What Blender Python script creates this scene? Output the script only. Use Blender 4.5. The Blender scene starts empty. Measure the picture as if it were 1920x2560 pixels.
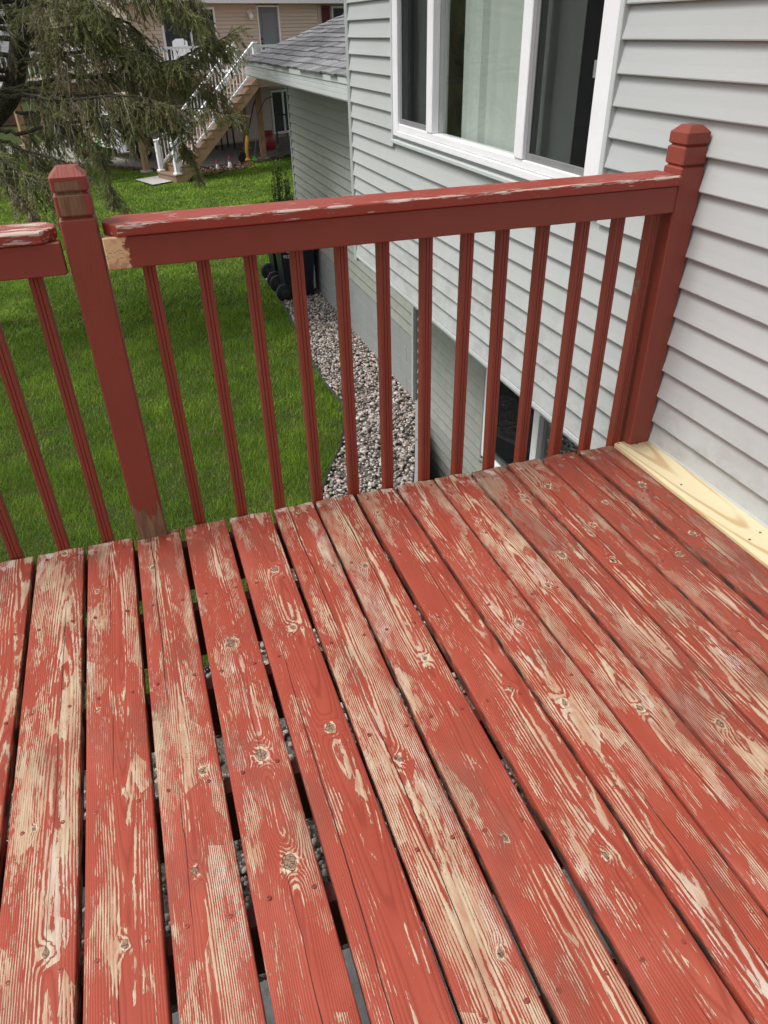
import bpy, bmesh, math, random
import numpy as np
from mathutils import Matrix, Vector, geometry

random.seed(7); RNG = np.random.default_rng(11)
SC = bpy.context.scene
COL = SC.collection
R = math.radians
GZ = -1.85                                    # lawn level, deck top is z = 0

# ------------------------------------------------------------------ camera, sky, sun, exposure
cd = bpy.data.cameras.new('camera'); cam = bpy.data.objects.new('camera', cd); COL.objects.link(cam)
cd.sensor_width = 36.0; cd.lens = 36.0 * 1816.265 / 2560.0; cd.clip_start = 0.05; cd.clip_end = 600
_r, _u, _f = (0.94868, -0.315613, -0.01986), (0.190541, 0.520355, 0.832421), (0.252388, 0.793485, -0.553788)
cam.matrix_world = Matrix(((_r[0], _u[0], -_f[0], 0.64926), (_r[1], _u[1], -_f[1], -2.1654),
                           (_r[2], _u[2], -_f[2], 1.40702), (0, 0, 0, 1)))
SC.camera = cam

SUN_EL, SUN_AZ = R(58), R(-88)                # azimuth from +Y towards +X
w = bpy.data.worlds.new('World'); SC.world = w; w.use_nodes = True
nt = w.node_tree; bg = nt.nodes['Background']
sky = nt.nodes.new('ShaderNodeTexSky'); sky.sky_type = 'NISHITA'; sky.sun_disc = False
sky.sun_elevation = SUN_EL; sky.sun_rotation = SUN_AZ; sky.air_density = 1.0; sky.dust_density = 4.0; sky.ozone_density = 1.0
hs = nt.nodes.new('ShaderNodeHueSaturation'); hs.inputs['Saturation'].default_value = 0.22   # cloud cover: nearly neutral
nt.links.new(sky.outputs[0], hs.inputs['Color']); nt.links.new(hs.outputs[0], bg.inputs['Color'])
bg.inputs['Strength'].default_value = 0.115
sd = bpy.data.lights.new('sun', 'SUN'); sun = bpy.data.objects.new('sun', sd); COL.objects.link(sun)
sd.energy = 1.5; sd.angle = R(24); sd.color = (1.0, 0.97, 0.93)
sv = Vector((math.sin(SUN_AZ) * math.cos(SUN_EL), math.cos(SUN_AZ) * math.cos(SUN_EL), math.sin(SUN_EL)))
sun.rotation_euler = sv.to_track_quat('Z', 'Y').to_euler()
SC.view_settings.view_transform = 'Standard'; SC.view_settings.look = 'None'
SC.view_settings.exposure = 0.68; SC.view_settings.gamma = 1.0; SC.view_settings.use_curve_mapping = False
SC.cycles.max_bounces = 8; SC.cycles.transparent_max_bounces = 16

# ------------------------------------------------------------------ object helpers
def setp(o, label=None, cat=None, group=None, kind=None, **kw):
    if label: o['label'] = label
    if cat: o['category'] = cat
    if group: o['group'] = group
    if kind: o['kind'] = kind
    for k, v in kw.items(): o[k] = v
    return o

def empty(name, loc=(0, 0, 0), rz=0.0, label=None, cat=None, group=None):
    o = bpy.data.objects.new(name, None); COL.objects.link(o)
    o.location = loc; o.rotation_euler = (0, 0, rz); o.empty_display_size = 0.1
    return setp(o, label, cat, group)

class MB:
    """collects faces; build() links them as one mesh object"""
    def __init__(s): s.v = []; s.f = []; s.m = []
    def add(s, vs, fs, m=0):
        n = len(s.v); s.v += [tuple(p) for p in vs]; s.f += [tuple(i + n for i in f) for f in fs]; s.m += [m] * len(fs); return s
    def box(s, x0, x1, y0, y1, z0, z1, m=0, c=0.0):
        if c <= 0:
            vs = [(x, y, z) for x in (x0, x1) for y in (y0, y1) for z in (z0, z1)]
            return s.add(vs, [(0, 1, 3, 2), (4, 6, 7, 5), (0, 4, 5, 1), (2, 3, 7, 6), (0, 2, 6, 4), (1, 5, 7, 3)], m)
        X, Y, Z = (x0, x1), (y0, y1), (z0, z1); vs = []; idx = {}
        for i in (0, 1):
            for j in (0, 1):
                for k in (0, 1):
                    sx, sy, sz = (c if i == 0 else -c), (c if j == 0 else -c), (c if k == 0 else -c)
                    for a, p in enumerate(((X[i], Y[j] + sy, Z[k] + sz), (X[i] + sx, Y[j], Z[k] + sz), (X[i] + sx, Y[j] + sy, Z[k]))):
                        idx[(i, j, k, a)] = len(vs); vs.append(p)
        fs = []
        g = lambda *t: idx[t]
        for q in (0, 1):
            fs.append([g(q, 0, 0, 0), g(q, 1, 0, 0), g(q, 1, 1, 0), g(q, 0, 1, 0)])
            fs.append([g(0, q, 0, 1), g(1, q, 0, 1), g(1, q, 1, 1), g(0, q, 1, 1)])
            fs.append([g(0, 0, q, 2), g(1, 0, q, 2), g(1, 1, q, 2), g(0, 1, q, 2)])
            for p in (0, 1):
                fs.append([g(q, p, 0, 0), g(q, p, 1, 0), g(q, p, 1, 1), g(q, p, 0, 1)])
                fs.append([g(q, 0, p, 0), g(q, 1, p, 0), g(q, 1, p, 2), g(q, 0, p, 2)])
                fs.append([g(0, q, p, 1), g(1, q, p, 1), g(1, q, p, 2), g(0, q, p, 2)])
                for t in (0, 1): fs.append([g(q, p, t, 0), g(q, p, t, 1), g(q, p, t, 2)])
        return s.add(vs, fs, m)
    def bar(s, a, b, w, h, m=0, up=(0, 0, 1)):
        a, b = Vector(a), Vector(b); d = (b - a).normalized(); u = Vector(up)
        sx = d.cross(u)
        if sx.length < 1e-4: sx = d.cross(Vector((1, 0, 0)))
        sx.normalize(); uz = sx.cross(d)
        vs = [p + sx * i * w / 2 + uz * j * h / 2 for p in (a, b) for i, j in ((-1, -1), (1, -1), (1, 1), (-1, 1))]
        return s.add(vs, [(0, 3, 2, 1), (4, 5, 6, 7), (0, 1, 5, 4), (1, 2, 6, 5), (2, 3, 7, 6), (3, 0, 4, 7)], m)
    def tube(s, pts, rad, n=8, m=0, cap=True):
        pts = [Vector(p) for p in pts]; rad = rad if isinstance(rad, (list, tuple)) else [rad] * len(pts)
        vs = []; fs = []; ref = Vector((0.31, 0.17, 0.93))
        for i, p in enumerate(pts):
            d = (pts[min(i + 1, len(pts) - 1)] - pts[max(i - 1, 0)]).normalized()
            a = d.cross(ref)
            if a.length < 1e-3: a = d.cross(Vector((1, 0, 0)))
            a.normalize(); b = d.cross(a)
            vs += [p + (a * math.cos(2 * math.pi * k / n) + b * math.sin(2 * math.pi * k / n)) * rad[i] for k in range(n)]
        for i in range(len(pts) - 1):
            fs += [(i * n + k, i * n + (k + 1) % n, (i + 1) * n + (k + 1) % n, (i + 1) * n + k) for k in range(n)]
        if cap: fs += [tuple(range(n - 1, -1, -1)), tuple(range((len(pts) - 1) * n, len(pts) * n))]
        return s.add(vs, fs, m)
    def lathe(s, prof, c=(0, 0, 0), n=16, m=0, axis='z'):
        vs = []; fs = []
        for r, h in prof:
            for k in range(n):
                a = 2 * math.pi * k / n; x, y = r * math.cos(a), r * math.sin(a)
                vs.append((c[0] + x, c[1] + y, c[2] + h) if axis == 'z' else ((c[0] + x, c[1] + h, c[2] + y) if axis == 'y' else (c[0] + h, c[1] + x, c[2] + y)))
        for i in range(len(prof) - 1):
            fs += [(i * n + k, i * n + (k + 1) % n, (i + 1) * n + (k + 1) % n, (i + 1) * n + k) for k in range(n)]
        fs += [tuple(range(n - 1, -1, -1)), tuple(range((len(prof) - 1) * n, len(prof) * n))]
        return s.add(vs, fs, m)
    def prism(s, poly, axis, a, b, m=0):
        """poly of 2D points extruded along axis from a to b (axis 'x': poly is y,z; 'y': x,z; 'z': x,y)"""
        def P(p, t): return {'x': (t, p[0], p[1]), 'y': (p[0], t, p[1]), 'z': (p[0], p[1], t)}[axis]
        n = len(poly); vs = [P(p, a) for p in poly] + [P(p, b) for p in poly]
        return s.add(vs, [tuple(range(n - 1, -1, -1)), tuple(range(n, 2 * n))] + [(i, (i + 1) % n, n + (i + 1) % n, n + i) for i in range(n)], m)
    def mesh(s, name, mats, smooth=False):
        me = bpy.data.meshes.new(name); me.from_pydata(s.v, [], s.f)
        for m in (mats if isinstance(mats, (list, tuple)) else [mats]): me.materials.append(m)
        if len(set(s.m)) > 1: me.polygons.foreach_set('material_index', s.m)
        bm = bmesh.new(); bm.from_mesh(me); bmesh.ops.recalc_face_normals(bm, faces=bm.faces); bm.to_mesh(me); bm.free()
        if smooth:
            me.polygons.foreach_set('use_smooth', [True] * len(me.polygons)); me.set_sharp_from_angle(angle=R(38))
        return me
    def build(s, name, mats, parent=None, smooth=False, **kw):
        return link(name, s.mesh(name, mats, smooth), parent, **kw)

def link(name, me, parent=None, loc=None, rot=None, **kw):
    o = bpy.data.objects.new(name, me); COL.objects.link(o)
    if parent: o.parent = parent
    if loc: o.location = loc
    if rot: o.rotation_euler = rot
    return setp(o, **kw)

def tri_mesh(name, V, nper, mats, attrs=None, smooth=False, F=None, midx=None):
    """big meshes from numpy: V (n,3); faces F (m,k) or consecutive runs of nper"""
    me = bpy.data.meshes.new(name); V = np.asarray(V, np.float32)
    if F is None: F = np.arange(len(V), dtype=np.int32).reshape(-1, nper)
    F = np.asarray(F, np.int32); k = F.shape[1]
    me.vertices.add(len(V)); me.vertices.foreach_set('co', V.ravel())
    me.loops.add(F.size); me.loops.foreach_set('vertex_index', F.ravel())
    me.polygons.add(len(F)); me.polygons.foreach_set('loop_start', np.arange(0, F.size, k, dtype=np.int32))
    me.polygons.foreach_set('loop_total', np.full(len(F), k, np.int32))
    for m in (mats if isinstance(mats, (list, tuple)) else [mats]): me.materials.append(m)
    if midx is not None: me.polygons.foreach_set('material_index', np.asarray(midx, np.int32))
    me.update(calc_edges=True)
    for an, arr in (attrs or {}).items():
        a = me.attributes.new(an, 'FLOAT', 'FACE'); a.data.foreach_set('value', np.asarray(arr, np.float32))
    if smooth: me.polygons.foreach_set('use_smooth', np.ones(len(F), bool))
    return me

# ------------------------------------------------------------------ material helpers
class NT:
    def __init__(s, name):
        s.mat = bpy.data.materials.new(name); s.mat.use_nodes = True; s.t = s.mat.node_tree
        s.b = s.t.nodes['Principled BSDF']; s.out = s.t.nodes['Material Output']
    def n(s, typ, **kw):
        x = s.t.nodes.new('ShaderNode' + typ)
        for k, v in kw.items(): setattr(x, k, v)
        return x
    def put(s, sock, v):
        if isinstance(v, bpy.types.NodeSocket): s.t.links.new(v, sock)
        elif isinstance(v, bpy.types.Node): s.t.links.new(v.outputs[0], sock)
        elif v is not None:
            if isinstance(v, (tuple, list)) and len(v) == 3 and sock.type == 'RGBA': v = (*v, 1)
            sock.default_value = v
    def math(s, op, a, b=None, c=None, clamp=False):
        x = s.n('Math', operation=op, use_clamp=clamp)
        for i, v in enumerate((a, b, c)):
            if v is not None: s.put(x.inputs[i], v)
        return x.outputs[0]
    def add(s, a, b): return s.math('ADD', a, b)
    def sub(s, a, b): return s.math('SUBTRACT', a, b)
    def mul(s, a, b): return s.math('MULTIPLY', a, b)
    def mix(s, f, a, b, mode='MIX'):
        x = s.n('Mix', data_type='RGBA', blend_type=mode, clamp_factor=True)
        s.put(x.inputs[0], f); s.put(x.inputs[6], a); s.put(x.inputs[7], b); return x.outputs[2]
    def step(s, v, lo, hi):
        x = s.n('MapRange', interpolation_type='SMOOTHSTEP'); s.put(x.inputs[0], v); s.put(x.inputs[1], lo); s.put(x.inputs[2], hi); return x.outputs[0]
    def co(s, kind='Object'): return s.n('TexCoord').outputs[kind]
    def pos(s): return s.n('NewGeometry').outputs['Position']
    def sep(s, v): x = s.n('SeparateXYZ'); s.put(x.inputs[0], v); return x.outputs
    def comb(s, x, y, z):
        c = s.n('CombineXYZ'); [s.put(c.inputs[i], v) for i, v in enumerate((x, y, z))]; return c.outputs[0]
    def noise(s, vec, scale=5, detail=2, rough=0.5, dist=0.0):
        x = s.n('TexNoise'); s.put(x.inputs['Vector'], vec); x.inputs['Scale'].default_value = scale
        x.inputs['Detail'].default_value = detail; x.inputs['Roughness'].default_value = rough; x.inputs['Distortion'].default_value = dist
        return x.outputs['Fac']
    def vor(s, vec, scale, out='Color', feature='F1', rand=1.0):
        x = s.n('TexVoronoi', feature=feature); s.put(x.inputs['Vector'], vec); x.inputs['Scale'].default_value = scale
        x.inputs['Randomness'].default_value = rand; return x.outputs[out]
    def attr(s, name, typ='OBJECT', out='Fac'): return s.n('Attribute', attribute_name=name, attribute_type=typ).outputs[out]
    def rnd(s): return s.n('ObjectInfo').outputs['Random']
    def bump(s, h, dist=0.002, strength=1.0):
        x = s.n('Bump'); s.put(x.inputs['Height'], h); x.inputs['Distance'].default_value = dist; x.inputs['Strength'].default_value = strength
        s.t.links.new(x.outputs[0], s.b.inputs['Normal']); return x
    def done(s, color=None, rough=None, metal=None, spec=None):
        if color is not None: s.put(s.b.inputs['Base Color'], color)
        if rough is not None: s.put(s.b.inputs['Roughness'], rough)
        if metal is not None: s.put(s.b.inputs['Metallic'], metal)
        if spec is not None: s.put(s.b.inputs['Specular IOR Level'], spec)
        return s.mat

def plain(name, col, rough=0.6, var=0.12, scale=6.0, metal=0.0, spec=0.5, bump=0.0):
    """painted / moulded surface with mild blotchy wear"""
    m = NT(name); p = m.pos(); n = m.noise(p, scale, 4, 0.6); n2 = m.noise(p, scale * 9, 2)
    f = m.add(m.mul(n, 0.7), m.mul(n2, 0.3))
    c = m.mix(m.step(f, 0.3, 0.7), tuple(x * (1 - var) for x in col), tuple(min(1, x * (1 + var)) for x in col))
    if bump: m.bump(n2, bump)
    return m.done(c, m.add(rough - 0.08, m.mul(n, 0.16)), metal, spec)

RED, RED2 = (0.36, 0.055, 0.034), (0.30, 0.040, 0.026)
DRED, DRED2 = (0.258, 0.058, 0.038), (0.205, 0.044, 0.029)

def deck_mat():
    m = NT('worn_red_deck_boards'); co = m.co(); x, y, z = m.sep(co); x = m.add(x, m.mul(z, 1.3))
    seed = m.attr('seed'); wear0 = m.attr('wear'); grey0 = m.attr('grey')
    pith = m.attr('pith', out='Vector'); pcx, pcd, psl = m.sep(pith)
    v_lo = m.comb(m.mul(x, 2.0), m.mul(y, 1.1), seed)
    n1 = m.sub(m.noise(v_lo, 1.0, 2, 0.5), 0.5)
    dep = m.add(m.add(pcd, m.mul(psl, y)), m.mul(n1, 0.03))
    px = m.add(m.sub(x, pcx), m.mul(m.sub(m.noise(m.comb(m.mul(y, 2.1), seed, 3.3), 1.0, 2), 0.5), 0.02))
    r = m.math('SQRT', m.add(m.mul(px, px), m.mul(dep, dep)))
    kmin = None; kw = m.noise(m.comb(m.mul(x, 70), m.mul(y, 70), seed), 1.0, 2); kw2 = m.noise(m.comb(m.mul(x, 70), m.mul(y, 70), m.add(seed, 8.0)), 1.0, 2)
    for k in ('ka', 'kb', 'kc'):
        kx, ky, ks = m.sep(m.attr(k, out='Vector'))
        dx = m.add(m.sub(x, kx), m.mul(m.sub(kw, 0.5), 0.014)); dy = m.mul(m.add(m.sub(y, ky), m.mul(m.sub(kw2, 0.5), 0.016)), 0.72)
        d = m.math('SQRT', m.add(m.mul(dx, dx), m.mul(dy, dy)))
        q = m.math('DIVIDE', d, m.math('MAXIMUM', m.mul(ks, 0.70), 0.0005))
        r = m.add(r, m.mul(m.mul(ks, 0.80), m.math('EXPONENT', m.mul(m.mul(q, q), -0.24))))
        kmin = q if kmin is None else m.math('MINIMUM', kmin, q)
    fine = m.noise(m.comb(m.mul(x, 420), m.mul(y, 16), seed), 1.0, 2, 0.6)
    g = m.add(m.mul(r, 265.0), m.mul(m.noise(m.comb(m.mul(x, 60), m.mul(y, 5), seed), 1.0, 3), 0.9))
    gv = m.math('PINGPONG', g, 0.5); gv = m.mul(gv, 2.0)                      # 0..1 across each growth ring
    gv = m.math('POWER', gv, 0.9)
    nA = m.noise(m.comb(m.mul(x, 19), m.mul(y, 2.9), m.add(seed, 7.7)), 1.0, 5, 0.66)
    nB = m.sep(m.vor(m.comb(m.mul(x, 30), m.mul(y, 10.0), m.add(seed, 1.7)), 1.0, 'Color'))[0]
    nC = m.noise(m.comb(m.mul(x, 55), m.mul(y, 17), seed), 1.0, 5, 0.72)
    nBig = m.noise(m.comb(m.mul(x, 3.0), m.mul(y, 1.1), m.add(seed, 4.1)), 1.0, 2)
    wear = m.add(m.sub(wear0, 0.015), m.mul(m.sub(nA, 0.5), 1.75))
    wear = m.add(wear, m.mul(m.sub(nBig, 0.5), 0.55))
    nD = m.noise(m.comb(m.mul(x, 170), m.mul(y, 34), m.add(seed, 2.9)), 1.0, 3, 0.65)
    wear = m.add(wear, m.mul(m.sub(nB, 0.5), 0.30)); wear = m.add(wear, m.add(m.mul(m.sub(nC, 0.5), 0.70), m.mul(m.sub(nD, 0.5), 0.60)))
    wear = m.add(wear, m.mul(m.step(m.math('ABSOLUTE', x), 0.055, 0.072), -0.10))
    wear = m.add(wear, m.mul(m.step(y, -0.05, -0.005), 0.20))
    wear = m.add(wear, m.mul(m.step(kmin, 2.2, 1.0), 0.22))
    gw = m.math('MULTIPLY_ADD', m.step(m.noise(m.comb(m.mul(x, 14), m.mul(y, 3.1), m.add(seed, 3.7)), 1.0, 3, 0.6), 0.36, 0.62), 0.52, 0.20)
    thr = m.add(m.add(m.mul(m.sub(1.0, gv), gw), m.mul(m.sub(0.60, gw), 0.42)), m.mul(m.sub(fine, 0.5), 0.48))
    ex = m.step(m.sub(wear, thr), 0.13, 0.23)
    # bare wood
    cream = m.mix(gv, (0.36, 0.255, 0.160), (0.53, 0.425, 0.300))
    cream = m.mix(m.step(m.noise(m.comb(m.mul(x, 9), m.mul(y, 3), m.add(seed, 2.2)), 1.0, 3), 0.52, 0.72), cream, (0.52, 0.45, 0.375))
    old = m.mix(gv, (0.20, 0.135, 0.09), (0.36, 0.28, 0.21))
    gsel = m.step(m.add(m.add(grey0, m.mul(m.step(m.sep(m.pos())[1], -0.75, -0.1), m.mul(m.step(m.sep(m.pos())[0], 0.7, 1.7), 0.30))), m.mul(m.sub(m.noise(m.comb(m.mul(x, 12), m.mul(y, 2.5), m.add(seed, 9.1)), 1.0, 3), 0.5), 1.1)), 0.35, 0.75)
    wood = m.mix(gsel, cream, old)
    wood = m.mix(m.mul(m.step(fine, 0.58, 0.74), 0.5), wood, (0.17, 0.095, 0.055))
    wood = m.mix(m.mul(m.step(m.noise(m.comb(m.mul(x, 55), m.mul(y, 9), m.add(seed, 6.6)), 1.0, 4, 0.65), 0.36, 0.62), 0.55), wood, (0.37, 0.125, 0.072))
    paint = m.mix(m.noise(m.comb(m.mul(x, 22), m.mul(y, 4), seed), 1.0, 3), (0.260, 0.043, 0.026), (0.385, 0.078, 0.047))
    paint = m.mix(m.mul(m.step(m.noise(m.comb(m.mul(x, 8), m.mul(y, 2.6), m.add(seed, 1.1)), 1.0, 4, 0.65), 0.48, 0.72), 0.5), paint, (0.43, 0.115, 0.080))
    paint = m.mix(m.mul(m.step(grey0, 0.0, 0.7), m.mul(m.step(nC, 0.30, 0.62), 0.75)), paint, (0.175, 0.058, 0.040))
    paint = m.mix(m.mul(m.step(gv, 0.45, 0.08), 0.42), paint, (0.17, 0.024, 0.015))
    col = m.mix(ex, paint, wood)
    # primer splashes at the board ends
    pr = m.mul(m.step(y, -0.11, -0.01), m.step(m.noise(m.comb(m.mul(x, 26), m.mul(y, 18), seed), 1.0, 3), 0.57, 0.62))
    col = m.mix(m.mul(pr, 0.8), col, (0.60, 0.50, 0.46))
    # knots: pale ring, dark heart with radial checks
    heart = m.step(kmin, 0.85, 0.68); rim = m.mul(m.step(kmin, 1.40, 1.1), m.step(m.noise(co, 75, 3), 0.46, 0.56))
    kc = m.mix(m.noise(m.comb(m.mul(x, 180), m.mul(y, 180), seed), 1.0, 3), (0.13, 0.075, 0.05), (0.40, 0.27, 0.19))
    col = m.mix(rim, col, (0.60, 0.47, 0.33)); col = m.mix(heart, col, kc)
    ck = m.vor(m.comb(x, m.mul(y, 0.75), seed), 130, 'Distance', 'DISTANCE_TO_EDGE')
    col = m.mix(m.mul(heart, m.step(ck, 0.08, 0.02)), col, (0.035, 0.02, 0.014))
    col = m.mix(m.mul(m.step(kmin, 0.98, 0.88), m.step(kmin, 0.78, 0.86)), col, (0.07, 0.035, 0.022))
    # drying checks along the board
    cx = m.add(m.attr('crack'), m.mul(m.sub(m.noise(m.comb(m.mul(y, 3.0), seed, 0.0), 1.0, 4), 0.5), 0.022))
    cw = m.mul(m.step(m.noise(m.comb(m.mul(y, 1.4), m.add(seed, 5.0), 0.0), 1.0, 1), 0.45, 0.7), 0.0011)
    crk = m.step(m.sub(m.math('ABSOLUTE', m.sub(x, cx)), cw), 0.0006, 0.0)
    crk = m.mul(crk, m.step(cw, 0.0, 0.0002))
    col = m.mix(m.mul(crk, 0.9), col, (0.03, 0.016, 0.012))
    # grime held by the arris and sides
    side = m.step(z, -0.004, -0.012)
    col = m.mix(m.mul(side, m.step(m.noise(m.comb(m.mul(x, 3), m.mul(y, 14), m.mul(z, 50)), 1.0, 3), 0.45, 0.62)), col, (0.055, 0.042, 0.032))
    h = m.add(m.mul(m.sub(1.0, ex), 0.95), m.add(m.mul(gv, 0.35), m.mul(crk, -2.0)))
    m.bump(h, 0.0011, 0.9)
    blot = m.noise(m.comb(m.mul(m.sep(m.pos())[0], 5), m.mul(m.sep(m.pos())[1], 3), 0.0), 1.0, 4, 0.6)
    col = m.mix(m.mul(m.step(blot, 0.50, 0.72), 0.42), col, (0.15, 0.06, 0.042))
    spk = m.noise(m.comb(m.mul(x, 210), m.mul(y, 120), seed), 1.0, 2)
    col = m.mix(m.mul(m.step(spk, 0.70, 0.76), 0.55), col, (0.07, 0.035, 0.025))
    return m.done(col, m.add(0.56, m.mul(ex, 0.25)), spec=0.2)

def rail_mat(name, kind):
    """kind: 'smooth' (balusters, rails), 'post', 'cap'; the grain runs along local z, or local x for rails and caps"""
    m = NT(name); co = m.co(); x, y, z = m.sep(co); seed = m.mul(m.rnd(), 40.0)
    along, across = (z, x) if kind == 'post' else ((x, y) if kind in ('cap', 'rail') else (z, x))
    sv = m.comb(m.mul(across, 34), m.mul(along, 3.5), seed)
    n = m.noise(sv, 1.0, 4, 0.6); nf = m.noise(m.comb(m.mul(across, 300), m.mul(along, 14), seed), 1.0, 2)
    nb = m.noise(co, 9, 4, 0.65)
    col = m.mix(n, DRED2, DRED); col = m.mix(m.mul(m.step(nb, 0.5, 0.75), 0.35), col, (0.29, 0.060, 0.042))
    wv = m.noise(m.comb(m.mul(across, 5), m.mul(along, 1.6), seed), 1.0, 3); col = m.mix(m.mul(m.step(wv, 0.5, 0.75), 0.3), col, (0.14, 0.030, 0.022))
    bare = None
    if kind == 'smooth':
        bare = m.mul(m.step(n, 0.70, 0.72), m.step(nb, 0.5, 0.56))
        low = m.step(m.add(z, m.mul(n, 0.05)), 0.10, 0.055); col = m.mix(m.mul(low, 0.7), col, (0.27, 0.040, 0.018))
        wood = (0.20, 0.12, 0.075)
    if kind == 'post':
        top = m.mul(m.step(z, 1.012, 1.022), m.step(z, 1.108, 1.098))
        base = m.step(z, 0.22, 0.03)
        worn = m.attr('worn')
        xs = m.step(m.math('ABSOLUTE', m.sub(x, -0.004)), 0.036, 0.026)
        big = m.add(m.mul(m.mul(top, xs), 0.33), m.mul(base, 0.29))
        bare = m.step(m.add(m.mul(n, 0.5), m.add(m.mul(nb, 0.45), m.mul(big, worn))), 0.615, 0.635)
        streak = m.noise(m.comb(m.mul(x, 75), m.mul(y, 75), m.mul(z, 7)), 1.0, 5, 0.7)
        wood = m.mix(m.step(streak, 0.3, 0.75), (0.13, 0.070, 0.038), (0.27, 0.165, 0.092))
    if kind == 'cap':
        col = m.mix(n, (0.33, 0.052, 0.034), (0.25, 0.040, 0.026))
        topf = m.step(m.sep(m.n('NewGeometry').outputs['Normal'])[2], 0.3, 0.8)
        front = m.step(y, -0.04, -0.066)
        bare = m.step(m.add(m.mul(m.noise(m.comb(m.mul(x, 9.0), m.mul(y, 75), m.add(m.mul(z, 75), seed)), 1.0, 5, 0.7), 1.0), m.add(m.mul(m.mul(front, m.step(z, -0.014, -0.002)), 0.15), m.add(m.mul(nf, 0.12), m.add(m.mul(topf, 0.02), m.attr('worn'))))), 0.69, 0.72)
        bare = m.math('MAXIMUM', bare, m.mul(m.step(z, -0.027, -0.03), m.step(m.noise(m.comb(m.mul(x, 9), 0.0, seed), 1.0, 5, 0.7), 0.58, 0.62)))
        wood = m.mix(m.noise(sv, 2.0, 3), (0.34, 0.22, 0.17), (0.62, 0.53, 0.47))
        crk = m.mul(m.step(m.math('ABSOLUTE', m.add(m.sub(y, 0.012), m.mul(m.sub(m.noise(m.comb(m.mul(x, 7), seed, 0.0), 1.0, 4), 0.5), 0.05))), 0.0018, 0.0008), m.step(m.noise(m.comb(m.mul(x, 4), m.add(seed, 3.0), 0.0), 1.0, 2), 0.5, 0.58))
        col = m.mix(m.mul(crk, 0.75), col, (0.06, 0.02, 0.015))
    if kind == 'rail':
        jag = m.add(m.mul(m.noise(m.comb(m.mul(x, 40), m.mul(z, 60), seed), 1.0, 4, 0.65), 0.05), -0.025)
        bare = m.step(m.add(m.sub(x, m.attr('bare')), jag), 0.002, -0.002)
        wood = m.mix(m.step(m.noise(co, 32, 3), 0.5, 0.68), (0.70, 0.50, 0.27), (0.50, 0.26, 0.17))
        dirt = m.mul(m.step(m.noise(m.comb(m.mul(x, 90), m.mul(z, 260), 0.0), 1.0, 3), 0.5, 0.66), m.step(m.math('ABSOLUTE', m.add(z, -0.037)), 0.022, 0.008))
        wood = m.mix(m.mul(dirt, 0.8), wood, (0.13, 0.09, 0.055))
        chip = m.mul(m.step(m.noise(co, 70, 3), 0.70, 0.72), m.step(m.sub(x, m.attr('bare')), 0.05, 0.0))
        bare = m.math('MAXIMUM', bare, m.mul(chip, m.step(m.attr('bare'), 0.0, 0.01)))
    if kind in ('smooth', 'post'):
        bare = m.math('MAXIMUM', bare, m.mul(m.step(m.noise(m.comb(m.mul(x, 120), m.mul(y, 120), m.mul(z, 55)), 1.0, 3, 0.6), 0.735, 0.75), 0.85))
    col = m.mix(bare, col, wood)
    m.bump(m.add(m.mul(n, 0.7), m.add(m.mul(nf, 0.5), m.mul(bare, -0.9))), 0.0016, 0.9)
    return m.done(col, m.add(0.50, m.mul(bare, 0.25)), spec=0.4)

def new_wood():
    m = NT('fresh_pine_board'); co = m.co(); x, y, z = m.sep(co)
    n1 = m.noise(m.comb(m.mul(x, 4), m.mul(y, 1.1), 3.0), 1.0, 2)
    dep = m.add(0.045, m.add(m.mul(y, -0.075), m.mul(m.sub(n1, 0.5), 0.06))); px = m.add(x, -0.01)
    g = m.mul(m.math('SQRT', m.add(m.mul(px, px), m.mul(dep, dep))), 40.0)
    gv = m.math('PINGPONG', g, 0.5)
    c = m.mix(m.step(gv, 0.30, 0.46), (0.66, 0.575, 0.37), (0.52, 0.37, 0.20))
    c = m.mix(m.step(m.noise(m.comb(m.mul(x, 10), m.mul(y, 2.2), 1.0), 1.0, 3), 0.5, 0.75), c, (0.64, 0.60, 0.40))
    c = m.mix(m.mul(m.step(m.noise(m.comb(m.mul(x, 300), m.mul(y, 12), 0.0), 1.0, 2), 0.6, 0.8), 0.3), c, (0.45, 0.30, 0.14))
    c = m.mix(m.mul(m.step(m.math('ABSOLUTE', x), 0.062, 0.072), 0.5), c, (0.55, 0.36, 0.15))
    m.bump(gv, 0.0006); return m.done(c, 0.6, spec=0.3)

def vinyl(name, col, grainy=True, axis='y'):
    m = NT(name); p = m.pos(); x, y, z = m.sep(p)
    a, b = (y, x) if axis == 'y' else (x, y)
    gr = m.noise(m.comb(m.mul(a, 16), m.mul(z, 240), m.mul(b, 30)), 1.0, 3, 0.6)
    big = m.noise(m.comb(m.mul(a, 0.8), m.mul(z, 2.0), m.mul(m.rnd(), 9.0)), 1.0, 3)
    drip = m.noise(m.comb(m.mul(a, 11), m.mul(z, 0.6), 0.0), 1.0, 3)
    c = m.mix(m.step(big, 0.3, 0.7), tuple(q * 0.95 for q in col), tuple(q * 1.04 for q in col))
    c = m.mix(m.mul(m.step(drip, 0.55, 0.8), 0.14), c, tuple(q * 0.72 for q in col))
    c = m.mix(m.mul(m.step(gr, 0.45, 0.7), 0.10), c, tuple(q * 0.80 for q in col))
    dirt_shade = m.mul(m.step(z, 0.42, 0.0), m.step(m.noise(m.comb(m.mul(a, 7), m.mul(z, 9), 2.0), 1.0, 5, 0.7), 0.40, 0.66))  # brown-grey spatter; also paints the siding's fall-off of light towards the deck
    c = m.mix(m.mul(dirt_shade, 0.28 if grainy else 0.0), c, (0.17, 0.145, 0.125))
    if grainy: m.bump(gr, 0.0006, 0.6)
    return m.done(c, 0.48, spec=0.4)

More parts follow.
